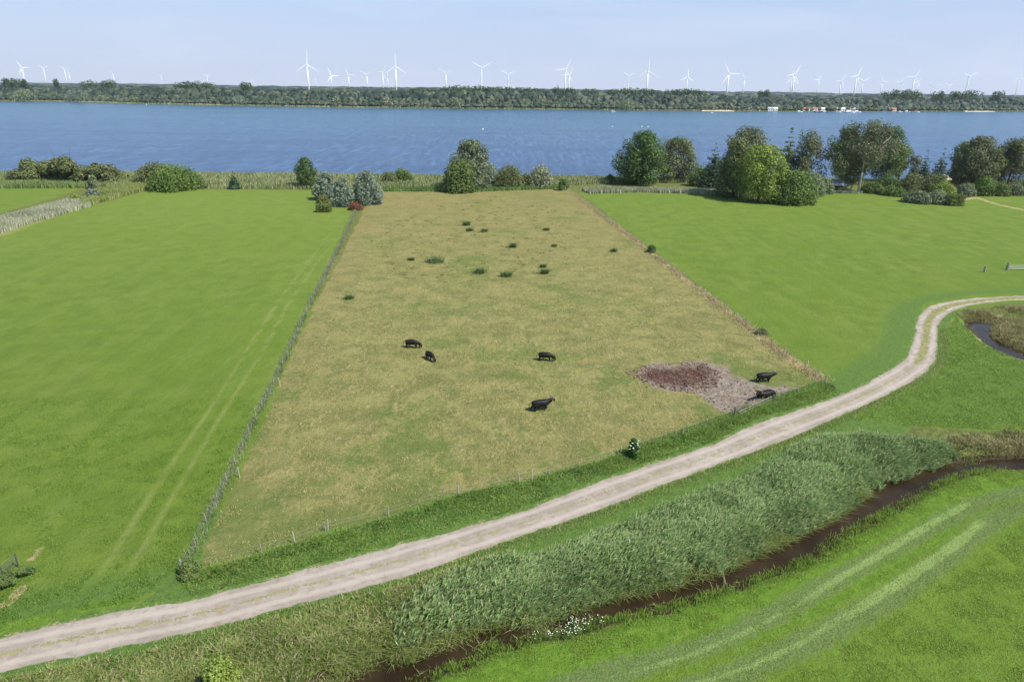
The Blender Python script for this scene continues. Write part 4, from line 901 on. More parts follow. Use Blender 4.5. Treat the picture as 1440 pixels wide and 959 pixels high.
# ------------------------------------------------------------------ wood across the lake
def ico(sub, seed):
    bm = bmesh.new(); bmesh.ops.create_icosphere(bm, subdivisions=sub, radius=1); r = random.Random(seed)
    for v in bm.verts: v.co *= r.uniform(.72, 1.16)
    V = np.array([v.co[:] for v in bm.verts]); T = np.array([[v.index for v in f.verts] for f in bm.faces]); bm.free(); return V, T
T1 = [ico(2, s) for s in range(5)]; T2 = [ico(2, s + 9) for s in range(6)]; T0 = [ico(1, s + 20) for s in range(5)]
def far_rows(rows, seed):
    r = np.random.default_rng(seed); Vs, Ts, vs, ws = [], [], [], []; off = 0
    for (dd, sp, hmin, hmax, tmpl, vlo, vhi, gapf) in rows:
        x = -1900.0 * (1 + dd / 2500) 
        while x < 1900 * (1 + dd / 2500):
            x += sp * r.uniform(.6, 1.4); y = shore_at(x) + dd + r.uniform(-6, 6) * (1 + dd / 300)
            if gapf is not None and not gapf(x, y): continue
            if abs(x) > y * .82: continue
            big = vnoise(np.array([x]), np.array([dd]), 90 + dd * .1, 7)[0]
            env_ = np.interp(x / y, [-.75, -.2, .08, .25, .45, .6, .75], [.84, .94, .97, .86, .78, .80, .84]) if dd > 35 else 1.0
            h = env_ * hmin + env_ * (hmax - hmin) * (.05 + .75 * big + .3 * r.random()); wd = sp * r.uniform(.6, .95)
            V, T = tmpl[r.integers(len(tmpl))]; a = r.uniform(0, 6.28); ca, sa = math.cos(a), math.sin(a)
            X = V @ np.array([[ca, sa, 0], [-sa, ca, 0], [0, 0, 1]]) * [wd, wd, h * .52] + [x, y, h * .5]
            Vs.append(X); Ts.append(T + off); off += len(V)
            vv = np.clip(r.uniform(vlo, vhi) + .25 * (big - .5), 0, 1); vs.append(np.clip(vv + r.normal(0, .12, len(V)), 0, 1)); ws.append(np.full(len(V), r.random()))
    return np.vstack(Vs), np.vstack(Ts), np.concatenate(vs), np.concatenate(ws)
M_far = leafmat('far_foliage', (.014, .030, .017), (.058, .082, .042), (.09, .105, .06), .1, .02)
rows = [(16, 8, 5, 10, T2, .45, 1, None), (30, 8, 8, 15, T2, .3, .9, None), (44, 9, 12, 21, T1, .15, .7, None), (60, 10, 17, 28, T1, 0, .5, None), (84, 11, 19, 32, T1, 0, .45, None),
        (115, 13, 20, 33, T1, 0, .4, None), (160, 15, 21, 33, T0, 0, .4, None), (220, 17, 21, 33, T0, 0, .4, None), (300, 20, 20, 32, T0, 0, .4, None), (420, 24, 19, 31, T0, 0, .4, None), (700, 34, 18, 30, T0, 0, .4, None), (1200, 50, 17, 29, T0, 0, .4, None), (2200, 75, 15, 27, T0, 0, .4, None), (3500, 105, 14, 25, T0, 0, .4, None), (5400, 150, 14, 25, T0, 0, .4, None)]
stuff('far_wood', [far_rows(rows, 5)], M_far, 'dark mixed wood covering the land across the lake', 'wood')
# reed fringe of the far shore
n = 9000; x = rng.uniform(-1300, 1300, n); hx0, hx1 = G(1076, 157)[0], G(1292, 157)[0]; x = x[(x < hx0) | (x > hx1)]; n = len(x); P = np.c_[x, shore_at(x) + rng.uniform(-2, 13, n)]
stuff('far_reeds', [blades(P, np.zeros(n), 1.6 + rng.random(n), np.full(n, 2.2), (0, 0), .1, fnoise(x, x * 0, 60, 3))], leafmat('far_reed_leaves', (.16, .19, .07), (.33, .31, .16), None, .1, .02), 'thin pale reed fringe along the far shore', 'reeds')
sand = simple('beach_sand', (.62, .52, .42), .9, .1, .12, .3)
for a, b, lb in ((993, 1037, 'small pale beach on the far shore right of centre'), (1352, 1394, 'reddish pale beach on the far shore near the right edge')):
    xa, xb = G(a, 157, 0)[0], G(b, 157, 0)[0]; mb = MB(); nn = 14
    vs = []
    for i in range(nn + 1):
        xx = xa + (xb - xa) * i / nn; e = math.sin(math.pi * i / nn) ** .5; y0 = shore_at(xx) - 7
        vs += [(xx, y0, -.45), (xx, y0 + 3 + 12 * e, .2 + 1.3 * e), (xx, y0 + 5 + 20 * e, .2 + 1.8 * e)]
    fs = []
    for i in range(nn):
        for j in range(2): fs.append((3 * i + j, 3 * i + 3 + j, 3 * i + 4 + j, 3 * i + 1 + j))
    tag(obj('beach', mb.poly(vs, fs).mesh('beach'), sand), label=lb, kind='structure')
# single trees that stand out across the lake
def far_tree(px, hpx, wpx, f_, lb, dd=12, grp='pale willows on the far shore', zfix=0):
    x0 = G(px, 155)[0]
    y = shore_at(x0) + dd; x = x0 * y / G(px, 155)[1]; y = shore_at(x) + dd
    dep = axdepth(x, y); W = wpx * dep / FPX; Hh = hpx * dep / FPX
    r = random.Random(int(px)); root = empty('far_tree', (x, y, 0)); tag(root, lb, 'tree', grp)
    obj('crown', crown_mesh('crown', lumps_for('dome' if dd < 60 else 'round', W, Hh, r), 700 if wpx < 22 else 1400, 2.2, seed=int(px)), FOL[f_], root)
    obj('trunk', MB().tube([(0, 0, -.3), (0, 0, Hh * .5)], [.5, .3], 6).mesh('trunk'), bark, root)
for a in ((75, 21, 34, 'silver', 'big pale willow on the far shore at the left'), (10, 17, 34, 'willow', 'pale willow at the left end of the far shore'), (119, 11, 20, 'willow', 'low pale willow right of the big pale one'), (175, 12, 12, 'willow', 'narrow pale willow on the far shore, third right of the big one'),
          (332, 15, 20, 'silver', 'pale willow on the far shore left of the tallest turbine'), (474, 17, 10, 'blossom', 'narrow whitish tree on the far shore below the turbines left of centre'), (545, 16, 14, 'blossom', 'whitish tree on the far shore below the turbine cluster'), (640, 16, 24, 'willow', 'pale tree before the tall dark stand at centre'),
          (995, 12, 26, 'willow', 'grey green willow on the far shore right of centre'), (1048, 11, 18, 'silver', 'silvery willow right of the small pale beach'), (1122, 12, 10, 'willow', 'small palm shaped pale tree at the harbour'), (878, 14, 26, 'willow', 'pale willow left of the grey green one right of centre')):
    far_tree(*a)
def stand(px0, px1, ytop, dist, lb):
    """a taller stand of trees further inland"""
    root = None; r = random.Random(int(px0)); x0, _, zt = at_dist((px0 + px1) / 2, ytop, dist); W = (px1 - px0) * axdepth(0, dist) / FPX
    root = empty('tree_stand', (x0, dist, .6)); tag(root, lb, 'wood')
    nb = max(3, int(W / 9)); L = []
    for k in range(nb):
        xx = -W / 2 + W * (k + .5) / nb; e = 1 - .16 * abs(2 * (k + .5) / nb - 1) ** 3; s = W / nb * r.uniform(.8, 1.1)
        for m in range(3): L.append(((xx + r.uniform(-3, 3), r.uniform(-8, 8), (zt - .6) * e * (m + .7) / 3.3 * r.uniform(.94, 1.03)), (s, s, (zt) * .2), r.uniform(.05, .4)))
    obj('crown', crown_mesh('crown', L, int(nb * 300), 4.0, seed=int(px0)), FOL['dark'], root)
    mb = MB()
    for k in range(nb):
        xx = -W / 2 + W * (k + .5) / nb; mb.tube([(xx, 0, -.5), (xx, 0, zt * .7)], [.5, .25], 5)
    o = obj('trunk', mb.mesh('trunk'), bark, root); o['kind'] = 'stuff'
for a in ((617, 700, 121, 1500, 'tall flat topped dark stand left of the screen centre line'), (684, 764, 122.5, 1620, 'tall dark stand right of the flat topped one'), (778, 792, 123, 1650, 'small round dark clump below the paired turbines'), (793, 808, 124, 1660, 'second round dark clump below the paired turbines'),
          (815, 845, 125, 1750, 'low dark stand right of the two round clumps'), (856, 928, 124.5, 1700, 'broad dark stand below the tall turbine right of centre'), (938, 992, 125, 1700, 'dark stand below the small turbine right of centre'), (1070, 1083, 126.5, 1700, 'lone dark clump on the skyline right of centre'),
          (1247, 1299, 126.5, 1650, 'flat dark stand above the harbour trees'), (1314, 1331, 127.5, 1650, 'round dark clump right of the flat stand'), (1338, 1356, 128, 1650, 'smaller dark clump right of the round one'), (1359, 1380, 127, 1650, 'dark stand near the right edge below the lone turbine'), (1398, 1414, 128, 1700, 'last dark clump before the right edge'),
          (248, 300, 114.5, 1650, 'dark stand on the left skyline'), (141, 163, 112.5, 1900, 'blue dark clump on the left skyline'), (115, 133, 113, 1900, 'smaller clump left of the blue dark one'), (12, 26, 109.5, 1900, 'small clump at the left end of the skyline'), (0, 10, 109.5, 1900, 'clump cut by the left edge on the skyline'), (28, 38, 111, 1900, 'tiny clump third from the left edge on the skyline'), (75, 83, 112, 1900, 'single round tree on the left skyline'),
          (338, 353, 115.5, 1700, 'rounded clump left of the tallest left turbine'), (573, 616, 124, 2100, 'bluish flat stand left of the tall centre stand')):
    stand(*a)

# ------------------------------------------------------------------ wind turbines
M_turb = simple('turbine_white', (.88, .88, .88), .45, .4, .03, .2)
tower_me = MB().tube([(0, 0, -97), (0, 0, -50), (0, 0, -2)], [3.6, 3.0, 2.3], 14).mesh('tower', True)
nac_me = MB().box((0, 2.5, 0), (4.2, 11, 4.0), taper=.85).mesh('nacelle')
hub_me = MB().ball((0, 0, 0), 2.1, 2, (1, 1.25, 1)).mesh('hub', True)
def blade_mesh():
    V = []; F = []
    prof = [(1.0, 1.8, 1.6), (5, 2.4, 1.5), (12, 4.0, 1.3), (25, 3.3, 1.1), (40, 2.4, .8), (52, 1.4, .5), (56, .4, .2)]
    for z, c, t in prof: V += [(-c * .35, 0, z), (0.1 * c, -t * .5, z), (c * .75, 0, z), (.1 * c, t * .5, z)]
    for i in range(len(prof) - 1):
        for k in range(4): F.append((4 * i + k, 4 * i + (k + 1) % 4, 4 * i + 4 + (k + 1) % 4, 4 * i + 4 + k))
    F.append((3, 2, 1, 0)); F.append(tuple(4 * (len(prof) - 1) + k for k in range(4)))
    return MB().poly(V, F).mesh('blade')
blade_me = blade_mesh()
for m_ in (tower_me, nac_me, hub_me, blade_me): m_.materials.append(M_turb)
POSE = {'up': (0, 'one blade straight up'), 'Y': (60, 'blades in a Y'), 'K': (28, 'top blade tilted right'), 'L': (-28, 'top blade tilted left')}
TB_ = [(30.5, 96, 10, 'L'), (32, 101, 7, 'K'), (61, 96.5, 8, 'Y'), (90.5, 98, 8, 'Y'), (96.5, 103, 7, 'L'), (159, 105, 6.5, 'L'), (226, 107, 5.5, 'K'), (291, 107.5, 5, 'Y'), (355, 110, 4.5, 'K'),
       (431.5, 91, 19, 'up'), (443.5, 111, 5, 'up'), (465.5, 107, 10.5, 'L'), (490, 106, 10, 'L'), (516, 106, 10.5, 'Y'), (538, 101.5, 13, 'K'), (545, 107, 9, 'L'), (556, 94, 18, 'up'), (627, 103.5, 12, 'Y'), (677, 96, 15.5, 'Y'), (714.5, 105, 12, 'Y'),
       (795.5, 98, 16.5, 'K'), (800.5, 106, 12, 'K'), (884, 107.5, 10, 'Y'), (911.5, 100, 17, 'up'), (967, 109, 11.5, 'up'), (1025, 104, 16, 'L'), (1047, 111, 12.5, 'L'), (1117.5, 105, 15, 'K'), (1114, 111.5, 11, 'up'), (1151, 113, 7, 'K'), (1183, 115, 10.5, 'K'), (1205, 107.5, 14, 'K'), (1214, 115, 10, 'Y'),
       (1241, 116, 9.5, 'L'), (1264, 116.5, 7.5, 'Y'), (1268, 116, 8, 'K'), (1286.5, 108.5, 14, 'K'), (1291, 117, 8, 'K'), (1311, 119, 7.5, 'K'), (1321, 122, 5.5, 'Y'), (1334, 121, 7.5, 'Y'), (1362.5, 108.5, 13.5, 'Y'), (1434, 110, 9, 'up')]
order = sorted(range(len(TB_)), key=lambda i: TB_[i][0])
ORD = ['first', 'second', 'third', 'fourth', 'fifth', 'sixth', 'seventh', 'eighth', 'ninth', 'tenth', 'eleventh', 'twelfth', 'thirteenth', 'fourteenth', 'fifteenth', 'sixteenth', 'seventeenth', 'eighteenth', 'nineteenth', 'twentieth', 'twenty-first', 'twenty-second']
for rk, i in enumerate(order):
    px, py, rp, pose = TB_[i]; dist = min(55 * FPX / rp * (1 / .935), 8300) * 1.0
    sc_ = rp * dist * .935 / FPX / 55
    x, y, z = at_dist(px, py, dist)
    half = len(TB_) // 2
    side = f'{ORD[rk]} from left edge' if rk <= 21 else f'{ORD[len(TB_) - 1 - rk]} from right edge'
    size = 'large white' if rp >= 15 else 'mid sized white' if rp >= 10 else 'small hazy'
    root = empty('wind_turbine', (x, y, z), rng.normal(0, .18)); root.scale = (sc_,) * 3
    tag(root, f'{size} turbine, {POSE[pose][1]}, {side}', 'wind turbine', 'wind turbines on the horizon')
    tw = obj('tower', tower_me, None, root); tw.scale = (1, 1, (z + 1) / (97 * sc_))
    obj('nacelle', nac_me, None, root, (0, 0, 0)); hb = obj('hub', hub_me, None, root, (0, -4.4, 0))
    for k in range(3):
        b = obj('blade', blade_me, None, root, (0, -4.4, 0)); b.scale = (1.7, 1.7, 1) if rp < 12 else (1, 1, 1); b.rotation_euler = (0, R(POSE[pose][0] + 120 * k + rng.normal(0, 3)), 0)
# mast on the skyline
x, y, z = at_dist(784.5, 117.5, 2200)
tag(obj('radio_mast', MB().tube([(0, 0, 0), (0, 0, z)], [.9, .5], 6).box((0, 0, z * .8), (3, 3, 3)).mesh('radio_mast'), simple('mast_grey', (.2, .2, .22)), loc=(x, y, 0)), 'thin dark mast left of the paired turbines at centre', 'mast')

# ------------------------------------------------------------------ harbour on the far shore
PAL = {'white': (.8, .8, .78), 'red': (.45, .13, .09), 'grey': (.4, .41, .43), 'navy': (.03, .05, .13), 'tan': (.50, .36, .22), 'dark': (.08, .08, .09), 'glass': (.05, .07, .1)}
PM = {k: simple('paint_' + k, v, .5, .4, .08, .4) for k, v in PAL.items()}
def chalet(px, wpx, wall, roof, lb, dd=9):
    x0 = G(px, 156)[0]; y = shore_at(x0) + dd; W = wpx * axdepth(0, y) / FPX; x = x0 * y / G(px, 156)[1]
    root = tag(empty('chalet', (x, y, .3)), lb, 'holiday home', 'holiday homes at the harbour')
    h = 4.0; d = 6.0; W *= 1.1
    obj('wall', MB().box((0, 0, h / 2), (W, d, h)).mesh('wall'), PM[wall], root)
    obj('roof', MB().poly([(-W / 2 - .5, -d / 2 - .6, h), (W / 2 + .5, -d / 2 - .6, h), (W / 2 + .5, d / 2 + .6, h), (-W / 2 - .5, d / 2 + .6, h), (-W / 2 - .5, 0, h + 2.3), (W / 2 + .5, 0, h + 2.3)], [(0, 1, 5, 4), (2, 3, 4, 5), (0, 4, 3), (1, 2, 5), (0, 3, 2, 1)]).mesh('roof'), PM[roof], root)
    for k in range(2): obj('window', MB().box(((k - .5) * W * .5, -d / 2 - .03, 1.7), (W * .2, .08, 1.2)).mesh('window'), PM['glass'], root)
for i, a in enumerate(((1082.5, 6, 'white', 'grey', 'leftmost white chalet, standing apart from the harbour'), (1090, 5, 'white', 'white', 'small white hut right beside the leftmost chalet'), (1133, 9, 'white', 'red', 'white chalet with red roof at the left end of the harbour'), (1144, 9, 'white', 'red', 'red roofed chalet second in the harbour row'), (1155, 7, 'white', 'white', 'white roofed chalet in the middle of the harbour row'),
        (1172, 8, 'tan', 'white', 'tan walled chalet behind the moored boats'), (1183, 8, 'white', 'white', 'white chalet left of the sailing mast'), (1198, 7, 'tan', 'grey', 'tan chalet just left of the sailing mast'), (1243, 10, 'white', 'navy', 'blue roofed white chalet right of the gap in the harbour'), (1254, 10, 'white', 'red', 'red roofed chalet right beside the blue roofed one'))):
    chalet(*a)
def boat(px, py, L, hull, cabin, lb, mast=False, grp='boats on the lake', name='motor_boat'):
    x, y = G(px, py, -.5); root = tag(empty(name, (x, y, -.5), 0), lb, 'boat', grp)
    L = L * 1.3; B = L * .28; n = 9; V = []; F = []
    for i in range(n):
        t = i / (n - 1); b = B / 2 * (1 - max(0, t - .45) ** 2 * 3.3); b = max(b, .03); X = -L / 2 + L * t; s = L * (.075 + .03 * t * t)
        V += [(X, -b, s * 1.2), (X, -b * .6, -.2), (X, b * .6, -.2), (X, b, s * 1.2)]
    for i in range(n - 1):
        for k in range(3): F.append((4 * i + k, 4 * i + 4 + k, 4 * i + 5 + k, 4 * i + 1 + k))
        F.append((4 * i + 3, 4 * i + 7, 4 * i + 4, 4 * i))
    F += [(0, 1, 2, 3), (4 * n - 1, 4 * n - 2, 4 * n - 3, 4 * n - 4)]
    obj('hull', MB().poly(V, F).mesh('hull'), PM[hull], root)
    obj('cabin', MB().box((-.08 * L, 0, L * .155), (L * .42, B * .7, L * .13), taper=.8).mesh('cabin'), PM[cabin], root)
    obj('windscreen', MB().box((.1 * L, 0, L * .17), (L * .09, B * .6, L * .06), taper=.8).mesh('windscreen'), PM['glass'], root)
    if mast:
        obj('mast', MB().tube([(.05 * L, 0, L * .1), (.05 * L, 0, 18)], [.16, .10], 6).mesh('mast'), PM['white'], root)
        obj('boom', MB().tube([(.05 * L, 0, L * .28), (-.4 * L, 0, L * .26)], .09, 6).mesh('boom'), PM['white'], root)
for a in ((1124, 158, 9, 'white', 'white', 'leftmost moored white boat in the harbour'), (1150, 158.5, 12, 'navy', 'grey', 'left one of the two navy hulled boats'), (1160, 158.5, 10, 'navy', 'white', 'right one of the two navy hulled boats'), (1178, 158.2, 9, 'white', 'tan', 'white boat with tan cabin behind the big cruiser'), (1194, 159, 17, 'white', 'white', 'biggest white cruiser left of the sailing mast'),
          (1266, 158, 7, 'white', 'white', 'small white boat right of the red roofed chalet'), (1275, 158.2, 10, 'grey', 'white', 'grey hulled boat in the right part of the harbour'), (1288, 158.3, 11, 'white', 'red', 'white boat with red top at the right end of the harbour')):
    boat(*a, grp='boats moored in the harbour')
boat(1205, 158.4, 12, 'white', 'white', 'sailing yacht with tall bare mast in the harbour', True, 'boats moored in the harbour', 'sailing_yacht')
boat(862, 157.6, 6, 'white', 'white', 'lone white boat close to the far shore right of centre')
boat(1001, 159.5, 4.5, 'white', 'white', 'tiny white boat below the small pale beach')
# white buoys
by = simple('buoy_white', (.8, .8, .78), .4, .4, .03)
for px, py, rr, lb in ((679, 182.5, .75, 'white buoy on the open lake above the silvery willow'), (902.5, 178.8, .6, 'left one of the white buoy pair on the lake'), (911, 179, .6, 'right one of the white buoy pair on the lake'), (861, 178.5, .4, 'small white buoy left of the buoy pair'), (206, 147.5, .8, 'white buoy close to the left far shore')):
    x, y = G(px, py, -.5); root = tag(empty('buoy', (x, y, -.5)), lb, 'buoy', 'white buoys on the lake')
    obj('float', MB().ball((0, 0, .1), rr, 2).mesh('float', True), by, root); obj('pin', MB().tube([(0, 0, rr * .8), (0, 0, rr * 1.9)], .09, 6).mesh('pin'), by, root)

# ------------------------------------------------------------------ pavilion and little roof behind the trees
x, y = G(1174, 269); pv = tag(empty('pavilion', (x, y, 0)), 'dark pavilion with peaked grey roof under the birches', 'pavilion')
mb = MB(); mb.poly([(-5, -4, 2.6), (5, -4, 2.6), (5, 4, 2.6), (-5, 4, 2.6), (-1, 0, 4.6), (1, 0, 4.6)], [(0, 1, 5, 4), (1, 2, 5), (2, 3, 4, 5), (3, 0, 4), (3, 2, 1, 0)])
obj('roof', mb.mesh('roof'), simple('slate_grey', (.13, .14, .17)), pv)
for sx in (-1, 1):
    for sy in (-1, 1): obj('post', MB().box((sx * 4.6, sy * 3.6, 1.3), (.25, .25, 2.6)).mesh('post'), PM['dark'], pv)
obj('back_wall', MB().box((0, 3.3, 1.3), (9, .15, 2.59)).mesh('back_wall'), PM['dark'], pv)
fn = tag(empty('low_fence', (x + 2, y - 6, 0)), 'low dark rail fence in front of the pavilion', 'fence')
for k in range(6): obj('post', MB().box((-6 + 2.4 * k, 0, .5), (.15, .15, 1.0)).mesh('post'), PM['grey'], fn)
for z in (.45, .85): obj('rail', MB().box((0, -.1, z), (12.3, .05, .12)).mesh('rail'), PM['grey'], fn)
x, y = G(991, 262); sh = tag(empty('garden_shed', (x, y, 0)), 'small white roofed shed half hidden left of the dark fir', 'shed')
obj('wall', MB().box((0, 0, 1.1), (3.4, 2.6, 2.2)).mesh('wall'), PM['tan'], sh)
obj('roof', MB().poly([(-2, -1.6, 2.2), (2, -1.6, 2.2), (2, 1.6, 2.2), (-2, 1.6, 2.2), (-2, 0, 3.2), (2, 0, 3.2)], [(0, 1, 5, 4), (2, 3, 4, 5), (0, 4, 3), (1, 2, 5), (0, 3, 2, 1)]).mesh('roof'), PM['white'], sh)
x, y = G(1325, 262); sh = tag(empty('boat_house', (x, y + 3, 0)), 'low thatched roof between the small conifers and the tall birch', 'hut')
obj('wall', MB().box((0, 0, 1.2), (8, 4, 2.4)).mesh('wall'), PM['tan'], sh)
obj('roof', MB().poly([(-4.6, -2.6, 2.4), (4.6, -2.6, 2.4), (4.6, 2.6, 2.4), (-4.6, 2.6, 2.4), (-3, 0, 4.4), (3, 0, 4.4)], [(0, 1, 5, 4), (2, 3, 4, 5), (0, 4, 3), (1, 2, 5), (0, 3, 2, 1)]).mesh('roof'), simple('thatch', (.42, .36, .27), .95, .05, .3, 2), sh)

# ------------------------------------------------------------------ fences
M_wood = simple('weathered_wood', (.26, .235, .20), .9, .1, .4, 7); M_dwood = simple('dark_wood', (.10, .085, .07), .9, .1, .4, 7)
M_wpost = simple('white_post_paint', (.38, .36, .30), .7, .2, .1, 5); M_wire = simple('wire', (.22, .20, .18), .6, .4, .1, 5); M_rustw = simple('rusty_wire', (.20, .09, .05), .8, .2, .3, 6)
def post_mesh(h, r_):
    return MB().tube([(0, 0, -.3), (0, 0, h * .9), (0, 0, h)], [r_, r_ * .95, r_ * .6], 8).mesh('post')
def fence(name, label, line, spacing, hp, rp, heights, white_at=(), wiremat=None, seed=1):
    r = random.Random(seed); L = resample(line, max(2, int(np.hypot(*np.diff(line, axis=0).T).sum() / spacing)))
    o0 = (L[0][0], L[0][1], 0); root = tag(empty(name, o0), label, 'fence')
    pm = post_mesh(hp, rp); pm.materials.append(M_wood); tops = []
    for x, y in L:
        z = zat(x, y); p = obj('post', pm, None, root, (x - o0[0], y - o0[1], z)); s = r.uniform(.82, 1.08)
        p.scale = (1, 1, s); p.rotation_euler = (r.gauss(0, .05), r.gauss(0, .05), r.uniform(0, 6)); tops.append((x - o0[0], y - o0[1], z))
    wp = post_mesh(1.25, .055); wp.materials.append(M_wpost)
    for px, py in white_at:
        x, y = G(px, py); p = obj('white_post', wp, None, root, (x - o0[0], y - o0[1], zat(x, y))); p.rotation_euler = (r.gauss(0, .05), r.gauss(0, .08), 0)
    for h in heights:
        mb = MB(); pts = []
        for a, b in zip(tops, tops[1:]): pts += [(a[0], a[1] - rp, a[2] + h), ((a[0] + b[0]) / 2, (a[1] + b[1]) / 2 - rp, (a[2] + b[2]) / 2 + h - .03)]
        pts.append((tops[-1][0], tops[-1][1] - rp, tops[-1][2] + h)); mb.tube(pts, .008, 4, False); obj('wire', mb.mesh('wire'), wiremat or M_wire, root)
    return root
fence('wire_fence', 'weathered post and wire fence overgrown with weeds on the left of the pasture', FL, 3.4, 1.2, .06, (.35, .7, 1.05), [(337, 671), (394, 543), (478, 420)])
fence('wire_fence', 'thin fence along the verge between pasture and track', FB, 5.2, 1.05, .05, (.5, .9), [(415, 764), (461, 746), (645, 697), (730, 679), (873, 641), (960, 612), (748, 677)], seed=2)
fence('wire_fence', 'post and wire fence with pale posts right of the pasture', FRt[1:], 4.6, 1.15, .06, (.4, .8, 1.05), [(990, 416), (1040, 452), (1046, 456), (1065, 470), (1103, 498), (1147, 529), (956, 391)], seed=3)
tip = tag(empty('corner_post', (*G(256, 806), 0)), 'leaning grey wooden post at the lower end of the left fence', 'post')
obj('post', MB().tube([(0, 0, -.3), (.05, 0, 1.35)], [.11, .10], 8).mesh('post'), M_wood, tip); obj('brace', MB().tube([(0, 0, 1.1), (.9, .9, .05)], .05, 6).mesh('brace'), M_wood, tip)
cp_ = tag(empty('corner_post', (*G(1032, 588), 0)), 'dark wooden corner post with brace below the mud patch', 'post')
obj('post', MB().tube([(0, 0, -.3), (0, 0, 1.5)], [.10, .09], 8).mesh('post'), M_dwood, cp_); obj('brace', MB().tube([(0, 0, 1.2), (1.3, .35, 0)], .05, 6).mesh('brace'), M_dwood, cp_)
ax, ay = G(1038, 586); bx, by_ = G(1082, 565)
rl = tag(empty('rail_fence', (ax, ay, 0)), 'short grey wooden rail fence running up to the lying buffalo', 'fence')
dx, dy = bx - ax, by_ - ay
for k in range(4): obj('post', MB().tube([(dx * k / 3, dy * k / 3, -.3), (dx * k / 3, dy * k / 3, .8)], .05, 7).mesh('post'), M_wood, rl)
for z in (.4, .72): obj('rail', MB().tube([(0, -.09, z), (dx, dy - .09, z)], .035, 6).mesh('rail'), M_wood, rl)
# iron fence, far left bottom
ax, ay = G(26, 797); bx, by_ = G(-60, 880); dx, dy = bx - ax, by_ - ay; ll = math.hypot(dx, dy)
ir = tag(empty('iron_fence', (ax, ay, 0)), 'dark iron rail fence cut by the left edge near the track', 'fence')
for k in range(5): obj('post', MB().tube([(dx * k / 4, dy * k / 4, -.3), (dx * k / 4, dy * k / 4, 1.35)], .06, 7).mesh('post'), PM['dark'], ir)
for z in (.5, .8, 1.05, 1.28): obj('rail', MB().tube([(0, -.06, z), (dx, dy - .06, z)], .03, 6).mesh('rail'), PM['dark'], ir)
# field gate at the right edge
x1, y1 = G(1384, 383); x2, y2 = G(1416, 380); x3, y3 = G(1475, 381)
gp = tag(empty('gate_post', (x1, y1, 0)), 'stout weathered post with brace standing alone left of the gate', 'post')
obj('post', MB().tube([(0, 0, -.3), (0, 0, 1.5)], [.24, .2], 8).mesh('post'), M_wood, gp); obj('brace', MB().tube([(-.9, 0, 0), (0, 0, 1.2)], .09, 6).mesh('brace'), M_wood, gp)
gt = tag(empty('field_gate', (x2, y2, 0)), 'pale metal field gate at the right edge of the meadow', 'gate')
obj('post', MB().tube([(0, 0, -.3), (0, 0, 1.75)], [.3, .24], 8).mesh('post'), M_wood, gt); obj('brace', MB().tube([(-1.0, 0, 0), (0, 0, 1.4)], .1, 6).mesh('brace'), M_wood, gt)
obj('post', MB().tube([(x3 - x2, y3 - y2, -.3), (x3 - x2, y3 - y2, 1.6)], [.22, .2], 8).mesh('post'), M_wood, gt)
for z in (.35, .65, .95, 1.3): obj('rail', MB().tube([(.35, 0, z), (x3 - x2 - .25, y3 - y2, z)], .045, 6).mesh('rail'), PM['grey'] if z < 1.2 else M_wpost, gt)
for k in (.05, .5, .95): obj('upright', MB().tube([((x3 - x2) * k + .2 * (k < .5), (y3 - y2) * k, .3), ((x3 - x2) * k + .2 * (k < .5), (y3 - y2) * k, 1.34)], .04, 6).mesh('upright'), PM['grey'], gt)

# ------------------------------------------------------------------ water buffalo
def hide():
    t = NT('buffalo_hide'); n = t.noise(3.0, 4, .6); f = t.noise(22, 3)
    return t.bsdf(t.mix(t.rng(n, .35, .7), (.005, .004, .004), (.016, .012, .011)), .55, .22, t.bump(f, .25, .02))
M_hide = hide(); M_horn = simple('horn', (.10, .09, .08), .5, .4, .2, 8); M_tag = simple('ear_tag_yellow', (.75, .45, .12), .5, .3, .05); M_hoof = simple('hoof', (.03, .025, .02), .6, .3, .1)
def skin_body(name, verts, edges, radii, root):
    me = D.meshes.new(name); me.from_pydata(verts, edges, []); o = D.objects.new(name, me); COL.objects.link(o)
    sk = o.modifiers.new('s', 'SKIN'); sk.branch_smoothing = .6
    sv = me.skin_vertices[0].data
    for i, q in enumerate(radii):
        q = q if hasattr(q, '__len__') else (q, q); k_ = 1.32 if min(q) > .15 else 1.28
        sv[i].radius = (q[0] * k_, q[1] * k_); sv[i].use_root = (i == root)
    su = o.modifiers.new('u', 'SUBSURF'); su.levels = 2; su.render_levels = 2
    dg = bpy.context.evaluated_depsgraph_get(); dg.update(); ev = o.evaluated_get(dg)
    m2 = D.meshes.new_from_object(ev); m2.name = name
    for p in m2.polygons: p.use_smooth = True
    D.objects.remove(o); m2.materials.clear(); m2.materials.append(M_hide); return m2
